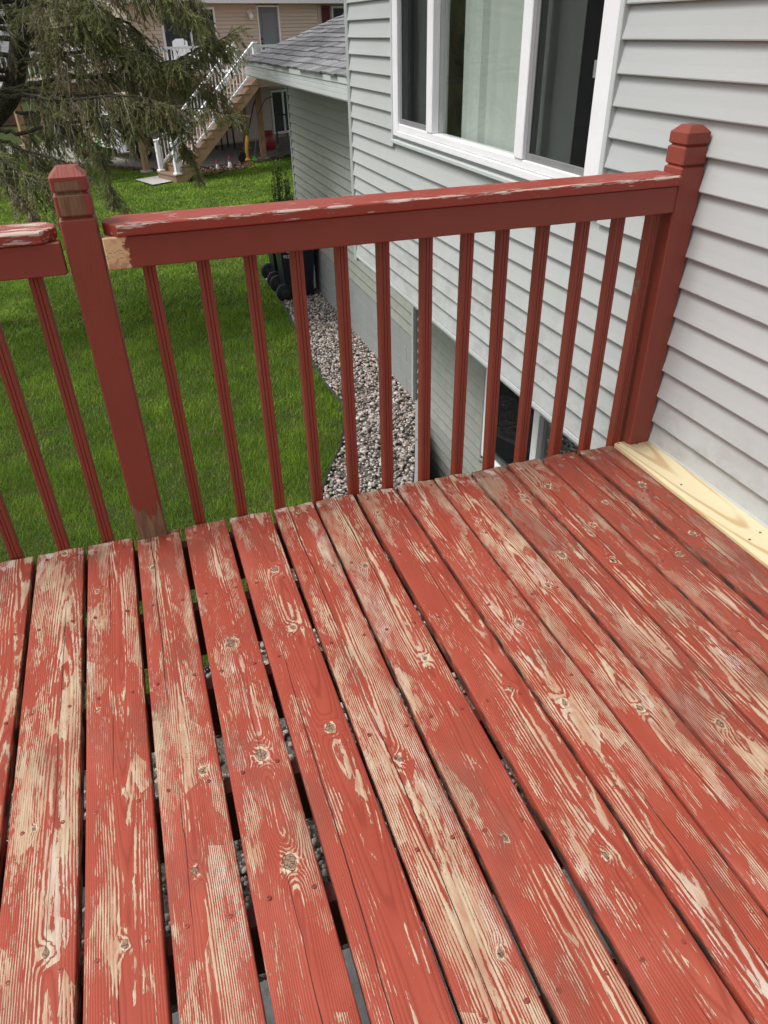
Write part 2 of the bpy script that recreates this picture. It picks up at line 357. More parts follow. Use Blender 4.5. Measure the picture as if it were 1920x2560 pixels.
def grass_mat():
    m = NT('grass_blades'); p = m.pos(); f = m.attr('rnd', 'GEOMETRY'); x, y, z = m.sep(p)
    n = m.noise(m.comb(x, y, 0.0), 1.1, 4, 0.6); n2 = m.noise(m.comb(x, y, 3.0), 4.2, 3, 0.6)
    c = m.mix(f, (0.085, 0.175, 0.014), (0.215, 0.360, 0.034))
    c = m.mix(m.mul(m.step(n, 0.45, 0.62), 0.75), c, (0.275, 0.430, 0.040))
    c = m.mix(m.mul(m.step(n2, 0.55, 0.68), m.mul(m.step(f, 0.1, 0.6), 0.7)), c, (0.33, 0.31, 0.12))
    c = m.mix(m.step(f, 0.955, 0.965), c, (0.30, 0.25, 0.13))
    m.put(m.b.inputs['Subsurface Weight'], 0.0)
    tr = m.n('BsdfTranslucent'); m.put(tr.inputs[0], m.mix(0.5, c, (0.16, 0.28, 0.02)))
    ms = m.n('MixShader'); m.put(ms.inputs[0], 0.32); m.done(c, 0.55, spec=0.25)
    m.t.links.new(m.b.outputs[0], ms.inputs[1]); m.t.links.new(tr.outputs[0], ms.inputs[2]); m.t.links.new(ms.outputs[0], m.out.inputs[0])
    return m.mat

def needle_mat():
    m = NT('spruce_needles'); f = m.attr('rnd', 'GEOMETRY'); b = m.attr('tint', 'GEOMETRY')
    c = m.mix(f, (0.150, 0.172, 0.058), (0.40, 0.43, 0.165))
    c = m.mix(m.step(b, 0.5, 1.0), c, m.mix(f, (0.25, 0.205, 0.12), (0.46, 0.385, 0.25)))
    tr = m.n('BsdfTranslucent'); m.put(tr.inputs[0], c); ms = m.n('MixShader'); m.put(ms.inputs[0], 0.48); m.done(c, 0.6, spec=0.2)
    m.t.links.new(m.b.outputs[0], ms.inputs[1]); m.t.links.new(tr.outputs[0], ms.inputs[2]); m.t.links.new(ms.outputs[0], m.out.inputs[0])
    return m.mat

def leaf_mat(name, a, b):
    m = NT(name); f = m.attr('rnd', 'GEOMETRY'); return m.done(m.mix(f, a, b), 0.6, spec=0.25)

def ground_mat():
    m = NT('lawn_soil'); p = m.pos(); n = m.noise(p, 2.0, 5, 0.6); n2 = m.noise(p, 40, 3)
    c = m.mix(n, (0.028, 0.040, 0.012), (0.055, 0.075, 0.020)); c = m.mix(m.mul(m.step(n2, 0.5, 0.7), 0.6), c, (0.060, 0.045, 0.025))
    m.bump(n2, 0.02); return m.done(c, 0.9, spec=0.1)

def stone_mat():
    m = NT('river_pebbles'); f = m.attr('rnd', 'GEOMETRY'); g = m.attr('hue', 'GEOMETRY')
    cr = m.n('ValToRGB'); m.put(cr.inputs[0], f); e = cr.color_ramp
    e.elements[0].position = 0.0; e.elements[0].color = (0.11, 0.10, 0.10, 1); e.elements[1].position = 1.0; e.elements[1].color = (0.60, 0.56, 0.50, 1)
    for pp, cc in ((0.22, (0.235, 0.215, 0.205, 1)), (0.45, (0.36, 0.315, 0.28, 1)), (0.70, (0.47, 0.42, 0.375, 1)), (0.88, (0.55, 0.515, 0.47, 1))):
        x = e.elements.new(pp); x.color = cc
    c = m.mix(m.mul(m.step(g, 0.72, 0.9), 0.6), cr.outputs[0], (0.27, 0.13, 0.085))
    c = m.mix(m.mul(m.noise(m.pos(), 90, 3), 0.4), c, (0.16, 0.14, 0.125)); return m.done(c, 0.6, spec=0.35)

def earth(name, a, b, scale=25):
    m = NT(name); p = m.pos(); n = m.noise(p, scale, 5, 0.65); m.bump(n, 0.015); return m.done(m.mix(m.step(n, 0.3, 0.7), a, b), 0.9, spec=0.15)

def bark_mat():
    m = NT('spruce_bark'); p = m.pos(); v = m.vor(p, 38, 'Distance', 'DISTANCE_TO_EDGE'); n = m.noise(p, 14, 4)
    c = m.mix(m.step(v, 0.0, 0.25), (0.030, 0.024, 0.018), (0.11, 0.092, 0.070)); c = m.mix(m.mul(m.step(n, 0.5, 0.7), 0.5), c, (0.10, 0.115, 0.06))
    m.bump(v, 0.01); return m.done(c, 0.85, spec=0.2)

def glass_mat(name, tint=(0.92, 0.945, 0.93)):
    m = NT(name); tr = m.n('BsdfTransparent'); m.put(tr.inputs[0], tint); gl = m.n('BsdfGlossy'); gl.inputs['Roughness'].default_value = 0.012
    ge = m.n('NewGeometry'); dt = m.n('VectorMath', operation='DOT_PRODUCT'); m.put(dt.inputs[0], ge.outputs['Incoming']); m.put(dt.inputs[1], ge.outputs['Normal'])
    fr = m.add(0.10, m.mul(0.90, m.math('POWER', m.sub(1.0, m.math('ABSOLUTE', dt.outputs['Value'])), 5.0)))
    ms = m.n('MixShader'); m.put(ms.inputs[0], fr); m.t.links.new(tr.outputs[0], ms.inputs[1]); m.t.links.new(gl.outputs[0], ms.inputs[2])
    m.t.links.new(ms.outputs[0], m.out.inputs[0]); return m.mat

def screen_mat():
    m = NT('insect_screen'); tr = m.n('BsdfTransparent'); df = m.n('BsdfDiffuse'); m.put(df.inputs[0], (0.018, 0.018, 0.021))
    ms = m.n('MixShader'); m.put(ms.inputs[0], 0.36); m.t.links.new(tr.outputs[0], ms.inputs[1]); m.t.links.new(df.outputs[0], ms.inputs[2])
    m.t.links.new(ms.outputs[0], m.out.inputs[0]); return m.mat

def shingle_mat():
    m = NT('grey_asphalt_shingle'); co = m.co(); x, y, z = m.sep(co); p = m.pos()
    n = m.noise(p, 160, 2); st = m.noise(m.comb(m.mul(x, 1.5), m.mul(y, 20), m.mul(m.rnd(), 30)), 1.0, 2)
    c = m.mix(m.rnd(), (0.105, 0.105, 0.11), (0.33, 0.33, 0.345)); c = m.mix(m.mul(m.step(st, 0.46, 0.54), 0.6), c, (0.085, 0.085, 0.09))
    c = m.mix(m.mul(n, 0.5), c, (0.22, 0.215, 0.215)); m.bump(n, 0.004); return m.done(c, 0.9, spec=0.15)

def block_mat():
    m = NT('grey_painted_block'); p = m.pos(); n = m.noise(p, 3, 4); n2 = m.noise(p, 70, 3)
    c = m.mix(n, (0.225, 0.240, 0.235), (0.275, 0.288, 0.280)); m.bump(n2, 0.003); return m.done(c, 0.7, spec=0.3)

def blind_mat():
    m = NT('pale_vertical_blind'); return m.done(m.mix(m.rnd(), (0.50, 0.52, 0.49), (0.76, 0.78, 0.75)), 0.6, spec=0.3)
M_DECK = deck_mat(); M_SM = rail_mat('red_baluster_paint', 'smooth'); M_POST = rail_mat('red_post_paint', 'post')
M_CAP = rail_mat('worn_red_cap', 'cap'); M_RAIL = rail_mat('red_rail_paint', 'rail'); M_NEW = new_wood()
M_JOIST = plain('red_brown_joist', (0.13, 0.035, 0.026), 0.8, 0.3, 12)
M_SCREW = plain('painted_screw', (0.25, 0.055, 0.038), 0.45, 0.3, 90, 0.2)
M_STEEL = plain('bare_screw', (0.16, 0.13, 0.11), 0.4, 0.3, 90, 0.7)
M_SID = vinyl('grey_vinyl_siding', (0.415, 0.430, 0.425)); M_SID_SHADED = vinyl('grey_vinyl_siding_shaded', (0.285, 0.300, 0.268))  # second tone is the same siding, shade and grass bounce put into its colour
M_TRIM = vinyl('grey_corner_trim', (0.36, 0.38, 0.37), False); M_FASC = vinyl('grey_white_fascia', (0.50, 0.53, 0.52), False)
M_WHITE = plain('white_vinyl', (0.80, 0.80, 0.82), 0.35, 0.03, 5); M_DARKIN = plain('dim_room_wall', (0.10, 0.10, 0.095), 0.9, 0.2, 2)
M_BLIND = blind_mat(); M_GLASS = glass_mat('window_glass'); M_SCREEN = screen_mat()
M_ALU = plain('grey_screen_frame', (0.20, 0.20, 0.205), 0.5, 0.1, 20); M_BLOCK = block_mat()
M_MORTAR = plain('painted_joint', (0.30, 0.315, 0.305), 0.8, 0.08, 30); M_SHING = shingle_mat()
M_GROUND = ground_mat(); M_GRASS = grass_mat(); M_STONE = stone_mat(); M_BARK = bark_mat(); M_NEEDLE = needle_mat()
M_TWIG = leaf_mat('grey_twigs', (0.20, 0.17, 0.135), (0.52, 0.47, 0.39)); M_CONE = plain('spruce_cone_scales', (0.185, 0.10, 0.052), 0.7, 0.35, 120)
M_GRAVBED = earth('dark_gravel_bed', (0.08, 0.07, 0.062), (0.20, 0.175, 0.15), 60)
M_CONC = earth('pale_concrete', (0.36, 0.35, 0.33), (0.46, 0.45, 0.42), 9); M_CONC2 = earth('grey_patio_concrete', (0.20, 0.19, 0.175), (0.29, 0.275, 0.25), 6)
M_SLAB = earth('pale_paving', (0.55, 0.54, 0.52), (0.70, 0.69, 0.66), 9); M_MULCH = earth('brown_mulch', (0.045, 0.03, 0.022), (0.13, 0.09, 0.065), 50); M_LEAFL = leaf_mat('dry_leaves', (0.08, 0.045, 0.028), (0.28, 0.19, 0.13))
M_TAN = vinyl('tan_vinyl_siding', (0.58, 0.475, 0.385), False, 'x'); M_TANT = plain('tan_trim', (0.46, 0.385, 0.30), 0.5, 0.05, 4)
M_WOOD = plain('treated_lumber', (0.36, 0.215, 0.115), 0.7, 0.22, 5); M_COMP = plain('brown_composite', (0.235, 0.150, 0.100), 0.6, 0.12, 8)
M_GREYDOOR = plain('grey_storm_door', (0.16, 0.175, 0.19), 0.4, 0.06, 3); M_SHUT = plain('maroon_shutter', (0.16, 0.035, 0.05), 0.5, 0.08, 6)
M_NAVY = plain('navy_plastic', (0.003, 0.005, 0.016), 0.4, 0.2, 4); M_BLACK = plain('black_rubber', (0.006, 0.006, 0.0065), 0.7, 0.2, 10)
M_BLKM = plain('black_powder_coat', (0.02, 0.02, 0.022), 0.45, 0.2, 10); M_YEL = plain('yellow_plastic', (0.60, 0.32, 0.015), 0.4, 0.1, 8)
M_LIME = plain('lime_green_plastic', (0.10, 0.50, 0.04), 0.35, 0.1, 4); M_REDP = plain('red_tank_paint', (0.30, 0.018, 0.025), 0.35, 0.15, 8)
M_SKIN = plain('gnome_face', (0.50, 0.28, 0.20), 0.6, 0.05, 20); M_BRICK = plain('brown_brick', (0.16, 0.085, 0.065), 0.85, 0.3, 6)

# ------------------------------------------------------------------ ground and setting
def sheet(name, outer, z, mat, holes=(), kind='structure'):
    loops = [[Vector((x, y, 0)) for x, y in l] for l in (outer, *holes)]
    flat = [p for l in loops for p in l]; tris = geometry.tessellate_polygon(loops)
    me = bpy.data.meshes.new(name); me.from_pydata([(p.x, p.y, z) for p in flat], [], [tuple(t) for t in tris]); me.materials.append(mat)
    bm = bmesh.new(); bm.from_mesh(me); bmesh.ops.recalc_face_normals(bm, faces=bm.faces)
    if sum(f.normal.z for f in bm.faces) < 0: bmesh.ops.reverse_faces(bm, faces=bm.faces)
    bm.to_mesh(me); bm.free()
    return link(name, me, kind=kind)

WELL = [(3.12, 4.345), (2.60, 3.00), (2.27, 2.20), (2.27, 0.60), (3.12, 0.60)]
sheet('ground', [(-260, -260), (260, -260), (260, 320), (-260, 320)], GZ - 0.02, M_GROUND, [WELL])
link('window_well_floor', MB().box(2.2, 3.2, 0.5, 4.4, -3.0, -2.9).mesh('window_well_floor', M_GRAVBED), kind='structure')
EDGE = [(2.47, 9.60), (2.494, 8.198), (2.445, 7.381), (2.374, 6.155), (2.338, 5.146), (2.384, 4.579), (2.281, 4.125), (2.106, 3.662), (1.912, 3.30), (1.62, 2.70),
        (1.25, 2.05), (0.80, 1.42), (0.30, 0.98), (-0.40, 0.78), (-3.4, 0.7)]
GRAV = EDGE + [(-3.4, -4.2), (2.25, -4.2), (2.25, 2.2), (2.58, 3.0), (3.10, 4.35), (3.10, 9.60)]
sheet('gravel_bed', GRAV, GZ - 0.012, M_GRAVBED)
kb = MB()                                                   # concrete edge that holds the gravel back from the window well
kb.prism([(3.10, 4.37), (2.585, 3.0), (2.255, 2.2), (2.255, 0.55), (2.30, 0.55), (2.30, 2.185), (2.63, 2.985), (3.10, 4.235)], 'z', -2.95, GZ + 0.03)
kb.build('window_well_curb', M_BLOCK, label='grey retaining curb along the window well at the house corner', cat='curb')

def inside(P, poly):
    x, y = P[:, 0], P[:, 1]; r = np.zeros(len(P), bool); n = len(poly)
    for i in range(n):
        (x1, y1), (x2, y2) = poly[i], poly[(i + 1) % n]
        if y1 == y2: continue
        r ^= ((y1 > y) != (y2 > y)) & (x < (x2 - x1) * (y - y1) / (y2 - y1) + x1)
    return r

# edging strip between lawn and gravel
eb = MB(); eb.tube([(x - 0.012, y, GZ + 0.012) for x, y in EDGE[:-1]], 0.016, 6)
eb.build('lawn_edging', M_BLKM, smooth=True, label='thin black edging strip between the lawn and the gravel', cat='edging')

def pebbles():
    bm = bmesh.new(); bmesh.ops.create_icosphere(bm, subdivisions=1, radius=1); bm.verts.ensure_lookup_table()
    BV = np.array([v.co[:] for v in bm.verts]); BF = np.array([[v.index for v in f.verts] for f in bm.faces]); bm.free()
    pts = []
    a = RNG.uniform((0.9, 2.0), (3.1, 9.6), (23000, 2)); a = a[inside(a, GRAV)]; pts.append(a)
    a = RNG.uniform((-1.0, -2.0), (2.25, 2.2), (9000, 2)); a = a[inside(a, GRAV)]; pts.append(a)
    P = np.concatenate(pts); n = len(P)
    s = RNG.lognormal(math.log(0.0145), 0.28, n); sc = np.stack([s * RNG.uniform(0.9, 1.35, n), s * RNG.uniform(0.8, 1.1, n), s * RNG.uniform(0.5, 0.85, n)], 1)
    ang = RNG.uniform(0, 6.283, n); tl = RNG.normal(0, 0.35, n)
    V = BV[None] * sc[:, None] * (1 + RNG.normal(0, 0.07, (n, len(BV), 1)))
    ct, st = np.cos(tl)[:, None], np.sin(tl)[:, None]
    V = np.stack([V[..., 0] * ct - V[..., 2] * st, V[..., 1], V[..., 0] * st + V[..., 2] * ct], -1)
    ca, sa = np.cos(ang)[:, None], np.sin(ang)[:, None]
    V = np.stack([V[..., 0] * ca - V[..., 1] * sa, V[..., 0] * sa + V[..., 1] * ca, V[..., 2]], -1)
    z = GZ + 0.004 + RNG.uniform(0, 0.024, n)
    V += np.stack([P[:, 0], P[:, 1], z], 1)[:, None]
    F = (BF[None] + (np.arange(n) * len(BV))[:, None, None]).reshape(-1, 3)
    rnd = np.repeat(RNG.uniform(0, 1, n), len(BF)); hue = np.repeat(RNG.uniform(0, 1, n), len(BF))
    link('gravel', tri_mesh('gravel', V.reshape(-1, 3), 3, M_STONE, {'rnd': rnd, 'hue': hue}, True, F), kind='stuff',
         label='mixed grey and tan river pebbles along the house foundation')
pebbles()
# pale slabs lying on the gravel under the deck
for i, (x0, x1, y0, y1) in enumerate([(0.15, 0.70, -1.25, -0.66), (0.72, 1.31, -1.18, -0.65), (1.33, 1.86, -1.10, -0.645), (1.88, 2.2, -1.02, -0.64)]):
    MB().box(x0, x1, y0, y1, GZ - 0.01, GZ + 0.05, c=0.006).build('paving_slab', M_SLAB, label='pale paving slab on the gravel under the deck, seen through the board gaps',
        cat='paving slab', group='paving slabs under the deck')

# neighbour frame: local x runs along the neighbour's facade, local y goes away from us
NB_O, NB_A = (4.84, 22.29), R(24)
def nb(s, n): c, d = math.cos(NB_A), math.sin(NB_A); return (NB_O[0] + s * c + n * d, NB_O[1] + s * d - n * c)
PATIO = [nb(-2.9, -0.05), nb(6.5, -0.05), nb(6.5, -10), nb(-5.2, -10), nb(-4.3, -4.2)]
sheet('patio', PATIO, GZ + 0.004, M_CONC2)
BED = [nb(-5.2, -4.6), nb(-4.6, -3.0), nb(-3.9, -1.6), nb(-3.3, -0.4), nb(-2.9, 0.75), nb(-2.3, 1.15), nb(-1.3, 1.05), nb(-0.7, 0.45), nb(0.6, 0.35), nb(1.2, 0.2), nb(1.2, -0.06), nb(-2.88, -0.06), nb(-4.28, -4.2), nb(-5.0, -5.0)]
sheet('mulch_bed', BED, GZ + 0.001, M_MULCH)
def scatter_leaves():
    P = RNG.uniform((-6, 14), (8, 27), (60000, 2)); P = P[inside(P, BED)]; n = len(P)
    a = RNG.uniform(0, 6.283, n); s = RNG.uniform(0.02, 0.05, n); c = np.stack([P[:, 0], P[:, 1], np.full(n, GZ + 0.015) + RNG.uniform(0, 0.03, n)], 1)
    d1 = np.stack([np.cos(a), np.sin(a), RNG.normal(0, 0.4, n)], 1) * s[:, None]; d2 = np.stack([-np.sin(a), np.cos(a), RNG.normal(0, 0.4, n)], 1) * s[:, None] * 0.6
    V = np.stack([c - d1, c + d2, c + d1, c - d2], 1).reshape(-1, 3)
    link('leaf_litter', tri_mesh('leaf_litter', V, 4, M_LEAFL, {'rnd': RNG.uniform(0, 1, n)}), kind='stuff', label='dry brown leaves on the mulch bed by the steps')
scatter_leaves()

def lawn():
    vs = []; rs = []
    exc = [GRAV, PATIO, BED, WELL]
    for (x0, x1, y0, y1, dens, h, wd) in ((-4.2, 2.5, 0.7, 4.5, 8200, 0.050, 0.0042), (-4.5, 2.5, 4.5, 8.0, 4300, 0.055, 0.006), (-5.5, 4.6, 8.0, 13.5, 2600, 0.050, 0.011), (-8, 8.0, 13.5, 30, 1300, 0.042, 0.018)):
        n = int((x1 - x0) * (y1 - y0) * dens); P = RNG.uniform((x0, y0), (x1, y1), (n, 2))
        k = np.ones(n, bool)
        for e in exc: k &= ~inside(P, e)
        k &= ~((P[:, 0] > 3.0) & (P[:, 1] < 9.7))
        # keep what the camera side can see: drop blades far to the left
        k &= P[:, 0] > -0.9 - 0.36 * (P[:, 1] + 2.2)
        P = P[k]; n = len(P)
        cl = 0.55 + 0.9 * np.clip(0.5 + 0.5 * np.sin(P[:, 0] * 7.1 + 2 * np.sin(P[:, 1] * 3.3)) * np.sin(P[:, 1] * 6.3 + 1.7 * np.sin(P[:, 0] * 4.1)), 0, 1)
        a = RNG.uniform(0, 6.283, n); hh = h * cl * RNG.uniform(0.6, 1.25, n); w = wd * RNG.uniform(0.7, 1.3, n)
        lean = RNG.uniform(0.1, 0.9 if y1 < 9 else 1.9, n) * hh; la = RNG.uniform(0, 6.283, n)
        b = np.stack([P[:, 0], P[:, 1], np.full(n, GZ - 0.018)], 1); d = np.stack([np.cos(a), np.sin(a), np.zeros(n)], 1) * w[:, None] / 2
        t = b + np.stack([np.cos(la) * lean, np.sin(la) * lean, hh], 1)
        vs.append(np.stack([b - d, b + d, t], 1).reshape(-1, 3)); rs.append(RNG.uniform(0, 1, n))
    link('lawn_grass', tri_mesh('lawn_grass', np.concatenate(vs), 3, M_GRASS, {'rnd': np.concatenate(rs)}), kind='stuff', label='mown green lawn below the deck')
lawn()

# ------------------------------------------------------------------ our house
house = empty('house', (3.1, 1.0, GZ), label='grey vinyl sided house with a white triple window and a low shingled wing', cat='house')
HM = Matrix.Translation((-3.1, -1.0, -GZ))
def hp(o): o.parent = house; o.matrix_parent_inverse = HM; return o
def course_mesh(y0, y1, z0, e, xf, proud=0.021, lap=0.0):
    """one lap of clapboard on a wall facing -x: rolled lower lip, slight hollow, top tucked under the next lap"""
    p = [(xf, z0), (xf - proud - lap, z0), (xf - proud - 0.0015 - lap, z0 + 0.004), (xf - proud * 0.70 - lap, z0 + e * 0.35), (xf - proud * 0.30 - lap, z0 + e * 0.75), (xf - 0.002 - lap, z0 + e + 0.003), (xf, z0 + e + 0.003)]
    return MB().prism(p, 'y', y0, y1)
def courses(z0, e, n, xf, segs, mat, joint=0.0):
    for i in range(n):
        z = z0 + i * e
        for (a, b) in (segs(z, z + e) if callable(segs) else segs):
            cuts = [a]
            if b - a > 3.0 and joint: cuts.append(a + (b - a) * random.uniform(0.25, 0.75))
            cuts.append(b)
            for k in range(len(cuts) - 1):
                y0, y1 = cuts[k], cuts[k + 1] + (0.03 if k < len(cuts) - 2 else 0)
                hp(course_mesh(y0, y1, z + random.uniform(-0.0008, 0.0008), e, xf, lap=0.0013 if k == 0 and len(cuts) > 2 else 0).build('siding_board', mat))
W = 2.472; WY0, WY1, WZ0, WZ1 = 0.555, 3.085, 0.80, 2.20
wb = MB()                                                    # upper storey core, with the window opening left open
for a in ((W, 4.6, -4.6, WY0, -0.25, 2.75), (W, 4.6, WY1, 4.165, -0.25, 2.75)): wb.box(*a[:2], *a[2:4], *a[4:])
wb.box(W, W + 0.12, WY0, WY1, -0.25, WZ0); wb.box(W, W + 0.12, WY0, WY1, WZ1, 2.75)
hp(wb.build('wall', M_TRIM))
E1 = 0.1053; ZB = 0.935 - 11 * E1
def up_segs(z0, z1):
    if z1 < WZ0 - 0.045 or z0 > WZ1: return [(-4.6, 4.115)]
    return [(-4.6, WY0 - 0.02), (WY1 + 0.02, 4.115)]
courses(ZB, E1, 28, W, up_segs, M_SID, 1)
hp(MB().box(W - 0.022, W, -4.6, 4.115, ZB - 0.03, ZB - 0.002, c=0.003).build('starter_trim', M_FASC))
hp(MB().box(W - 0.024, W + 0.03, 4.117, 4.185, -0.285, 2.75, c=0.004).build('corner_post', M_TRIM))
hp(MB().box(W + 0.02, 3.12, -4.6, 4.16, -0.30, -0.262).build('soffit', M_FASC))
hp(MB().box(2.452, 2.470, -4.6, -0.05, -0.06, 0.011).build('flashing', M_FASC))
hp(MB().box(1.90, 2.46, -4.6, 4.30, 2.70, 2.715).build('soffit', M_FASC)); hp(MB().box(1.88, 1.899, -4.6, 4.32, 2.69, 2.87, c=0.004).build('fascia', M_FASC))  # unseen eave, added with the main roof to shade the siding and rail
hp(MB().prism([(1.82, 2.875), (6.5, 4.6), (11.2, 2.875), (11.2, 2.80), (6.5, 4.5), (1.90, 2.80)], 'y', -4.6, 4.4).build('roof', M_SHING))  # main roof out of view, added together with its shading eave
# picture window
win = hp(MB().box(W - 0.030, W + 0.06, WY0 - 0.022, WY0 + 0.006, WZ0 - 0.022, WZ1, c=0.003).box(W - 0.030, W + 0.06, WY1 - 0.006, WY1 + 0.022, WZ0 - 0.022, WZ1, c=0.003)
         .box(W - 0.034, W + 0.06, WY0 - 0.022, WY1 + 0.022, WZ0 - 0.045, WZ0 - 0.021, c=0.004).build('window', M_FASC))
def wpart(name, mb, mat, par=win, **kw): return mb.build(name, mat, par, **kw)
Z0g = 0.878
fr = MB().box(W - 0.026, W + 0.05, WY0 + 0.007, 0.672, WZ0 + 0.002, WZ1, c=0.004).box(W - 0.026, W + 0.05, 2.985, WY1 - 0.007, WZ0 + 0.002, WZ1, c=0.004)
fr.box(W - 0.030, W + 0.05, 0.6725, 2.9845, WZ0 + 0.002, 0.838, c=0.004).box(W - 0.020, W + 0.05, 0.6725, 2.9845, 0.840, Z0g, c=0.003)
wpart('frame', fr, M_WHITE)
wpart('mullion', MB().box(W - 0.027, W + 0.05, 1.215, 1.300, 0.8795, WZ1, c=0.004), M_WHITE)
wpart('mullion', MB().box(W - 0.027, W + 0.05, 2.372, 2.462, 0.8795, WZ1, c=0.004), M_WHITE)
for y0, y1, t in ((0.672, 1.215, 's'), (1.300, 2.372, 'f'), (2.462, 2.985, 's')):
    wpart('pane', MB().box(W + 0.018, W + 0.022, y0, y1, Z0g, WZ1), M_GLASS)
    if t == 's':
        sf = MB().box(W - 0.006, W + 0.006, y0, y1, Z0g + 0.001, Z0g + 0.030, c=0.002).box(W - 0.006, W + 0.006, y1 - 0.028, y1, Z0g + 0.031, WZ1, c=0.002).box(W - 0.006, W + 0.006, y0, y0 + 0.012, Z0g + 0.031, WZ1)
        wpart('screen_frame', sf, M_ALU); wpart('screen', MB().box(W - 0.001, W, y0 + 0.012, y1 - 0.028, Z0g + 0.031, WZ1), M_SCREEN)
wpart('latch', MB().box(W - 0.012, W - 0.007, 0.690, 0.712, 1.23, 1.29, c=0.002), M_ALU)
def slats(y0, y1, step, closed):
    y = y0
    while y < y1 - 0.01:
        a = R(closed + random.uniform(-14, 14)); wd = 0.089 / 2; c, s_ = math.cos(a) * wd, math.sin(a) * wd
        wpart('blind_slat', MB().add([(W + 0.11 - s_, y + wd - c, 0.86), (W + 0.11 + s_, y + wd + c, 0.86), (W + 0.11 + s_, y + wd + c, 2.2), (W + 0.11 - s_, y + wd - c, 2.2),
              (W + 0.112 - s_, y + wd - c, 0.86), (W + 0.112 + s_, y + wd + c, 0.86), (W + 0.112 + s_, y + wd + c, 2.2), (W + 0.112 - s_, y + wd - c, 2.2)],
              [(0, 1, 2, 3), (7, 6, 5, 4), (0, 3, 7, 4), (1, 5, 6, 2), (0, 4, 5, 1), (3, 2, 6, 7)]), M_BLIND)
        y += step
slats(1.03, 2.19, 0.074, -9); slats(2.50, 2.57, 0.07, -16); slats(2.72, 3.0, 0.076, -10)
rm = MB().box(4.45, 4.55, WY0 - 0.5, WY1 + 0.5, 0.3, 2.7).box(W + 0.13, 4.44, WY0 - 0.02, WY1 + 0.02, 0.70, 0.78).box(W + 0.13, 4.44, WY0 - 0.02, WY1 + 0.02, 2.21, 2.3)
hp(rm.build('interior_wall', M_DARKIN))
# lower storey under the overhang
LX = 3.122; LW = (0.95, 2.765, -1.645, -0.33)
lb = MB().box(LX, 4.6, -4.6, LW[0], -3.0, -0.31).box(LX, 4.6, LW[1], 4.30, -3.0, -0.31).box(LX, LX + 0.12, LW[0], LW[1], -3.0, LW[2]).box(LX, LX + 0.12, LW[0], LW[1], LW[3], -0.31)
lb.box(4.3, 4.4, LW[0], LW[1], LW[2], LW[3]); hp(lb.build('wall', M_TRIM))
E2 = 0.109
courses(-0.31 - 24 * E2, E2, 24, LX, lambda z0, z1: [(-1.0, 4.318)] if z1 < LW[2] - 0.03 else [(-1.0, LW[0] - 0.02), (LW[1] + 0.02, 4.318)], M_SID_SHADED, 1)
lw = hp(MB().box(LX - 0.030, LX + 0.05, LW[1] - 0.006, LW[1] + 0.022, LW[2] - 0.03, LW[3], c=0.003).box(LX - 0.03, LX + 0.05, LW[0] - 0.022, LW[1] + 0.022, LW[2] - 0.055, LW[2] - 0.031, c=0.003).build('window', M_SID_SHADED))
f2 = MB().box(LX - 0.026, LX + 0.05, 2.690, LW[1] - 0.007, LW[2], LW[3], c=0.004).box(LX - 0.026, LX + 0.05, LW[0], 2.6895, LW[2], LW[2] + 0.06, c=0.004).box(LX - 0.026, LX + 0.05, LW[0] + 0.001, 1.02, LW[2] + 0.061, LW[3], c=0.004)
wpart('frame', f2, M_WHITE, lw); wpart('mullion', MB().box(LX - 0.024, LX + 0.05, 1.885, 1.965, LW[2] + 0.061, LW[3], c=0.004), M_WHITE, lw)
for y0, y1 in ((1.02, 1.885), (1.965, 2.69)): wpart('pane', MB().box(LX + 0.018, LX + 0.022, y0, y1, LW[2] + 0.06, LW[3]), M_GLASS, lw)
wpart('screen', MB().box(LX - 0.001, LX, 1.965, 2.69, LW[2] + 0.061, LW[3]), M_SCREEN, lw)
# the wing: block footing, siding above, end trim
XW, YE = 3.10, 9.56; ZBL = -1.165
hp(MB().box(XW, 9.0, 4.36, YE, -2.95, ZBL - 0.003).box(XW, 9.0, 4.36, YE, ZBL, 0.93).build('wall', M_MORTAR))
for r_ in range(4):
    h = 0.171; z1 = ZBL - r_ * h; y = 4.41 + (0.2 if r_ % 2 else 0)
    if r_ % 2: hp(MB().box(XW - 0.010, XW - 0.0005, 4.41, 4.604, z1 - h + 0.004, z1 - 0.001, c=0.002).build('concrete_block', M_BLOCK))
    while y < YE - 0.02:
        y1 = min(y + 0.396, YE); hp(MB().box(XW - 0.010, XW - 0.0005, y + 0.001, y1, z1 - h + 0.004, z1 - 0.001, c=0.002).build('concrete_block', M_BLOCK)); y += 0.40
E3 = 0.1136
courses(ZBL + 0.004, E3, 18, XW, [(4.415, YE - 0.03)], M_SID_SHADED, 1)
hp(MB().box(XW - 0.030, XW + 0.02, 4.362, 4.408, -1.86, -0.27, c=0.004).build('channel_trim', M_TRIM))
hp(MB().box(XW - 0.026, XW + 0.06, YE - 0.028, YE + 0.03, -1.86, 0.885, c=0.004).build('corner_post', M_TRIM))
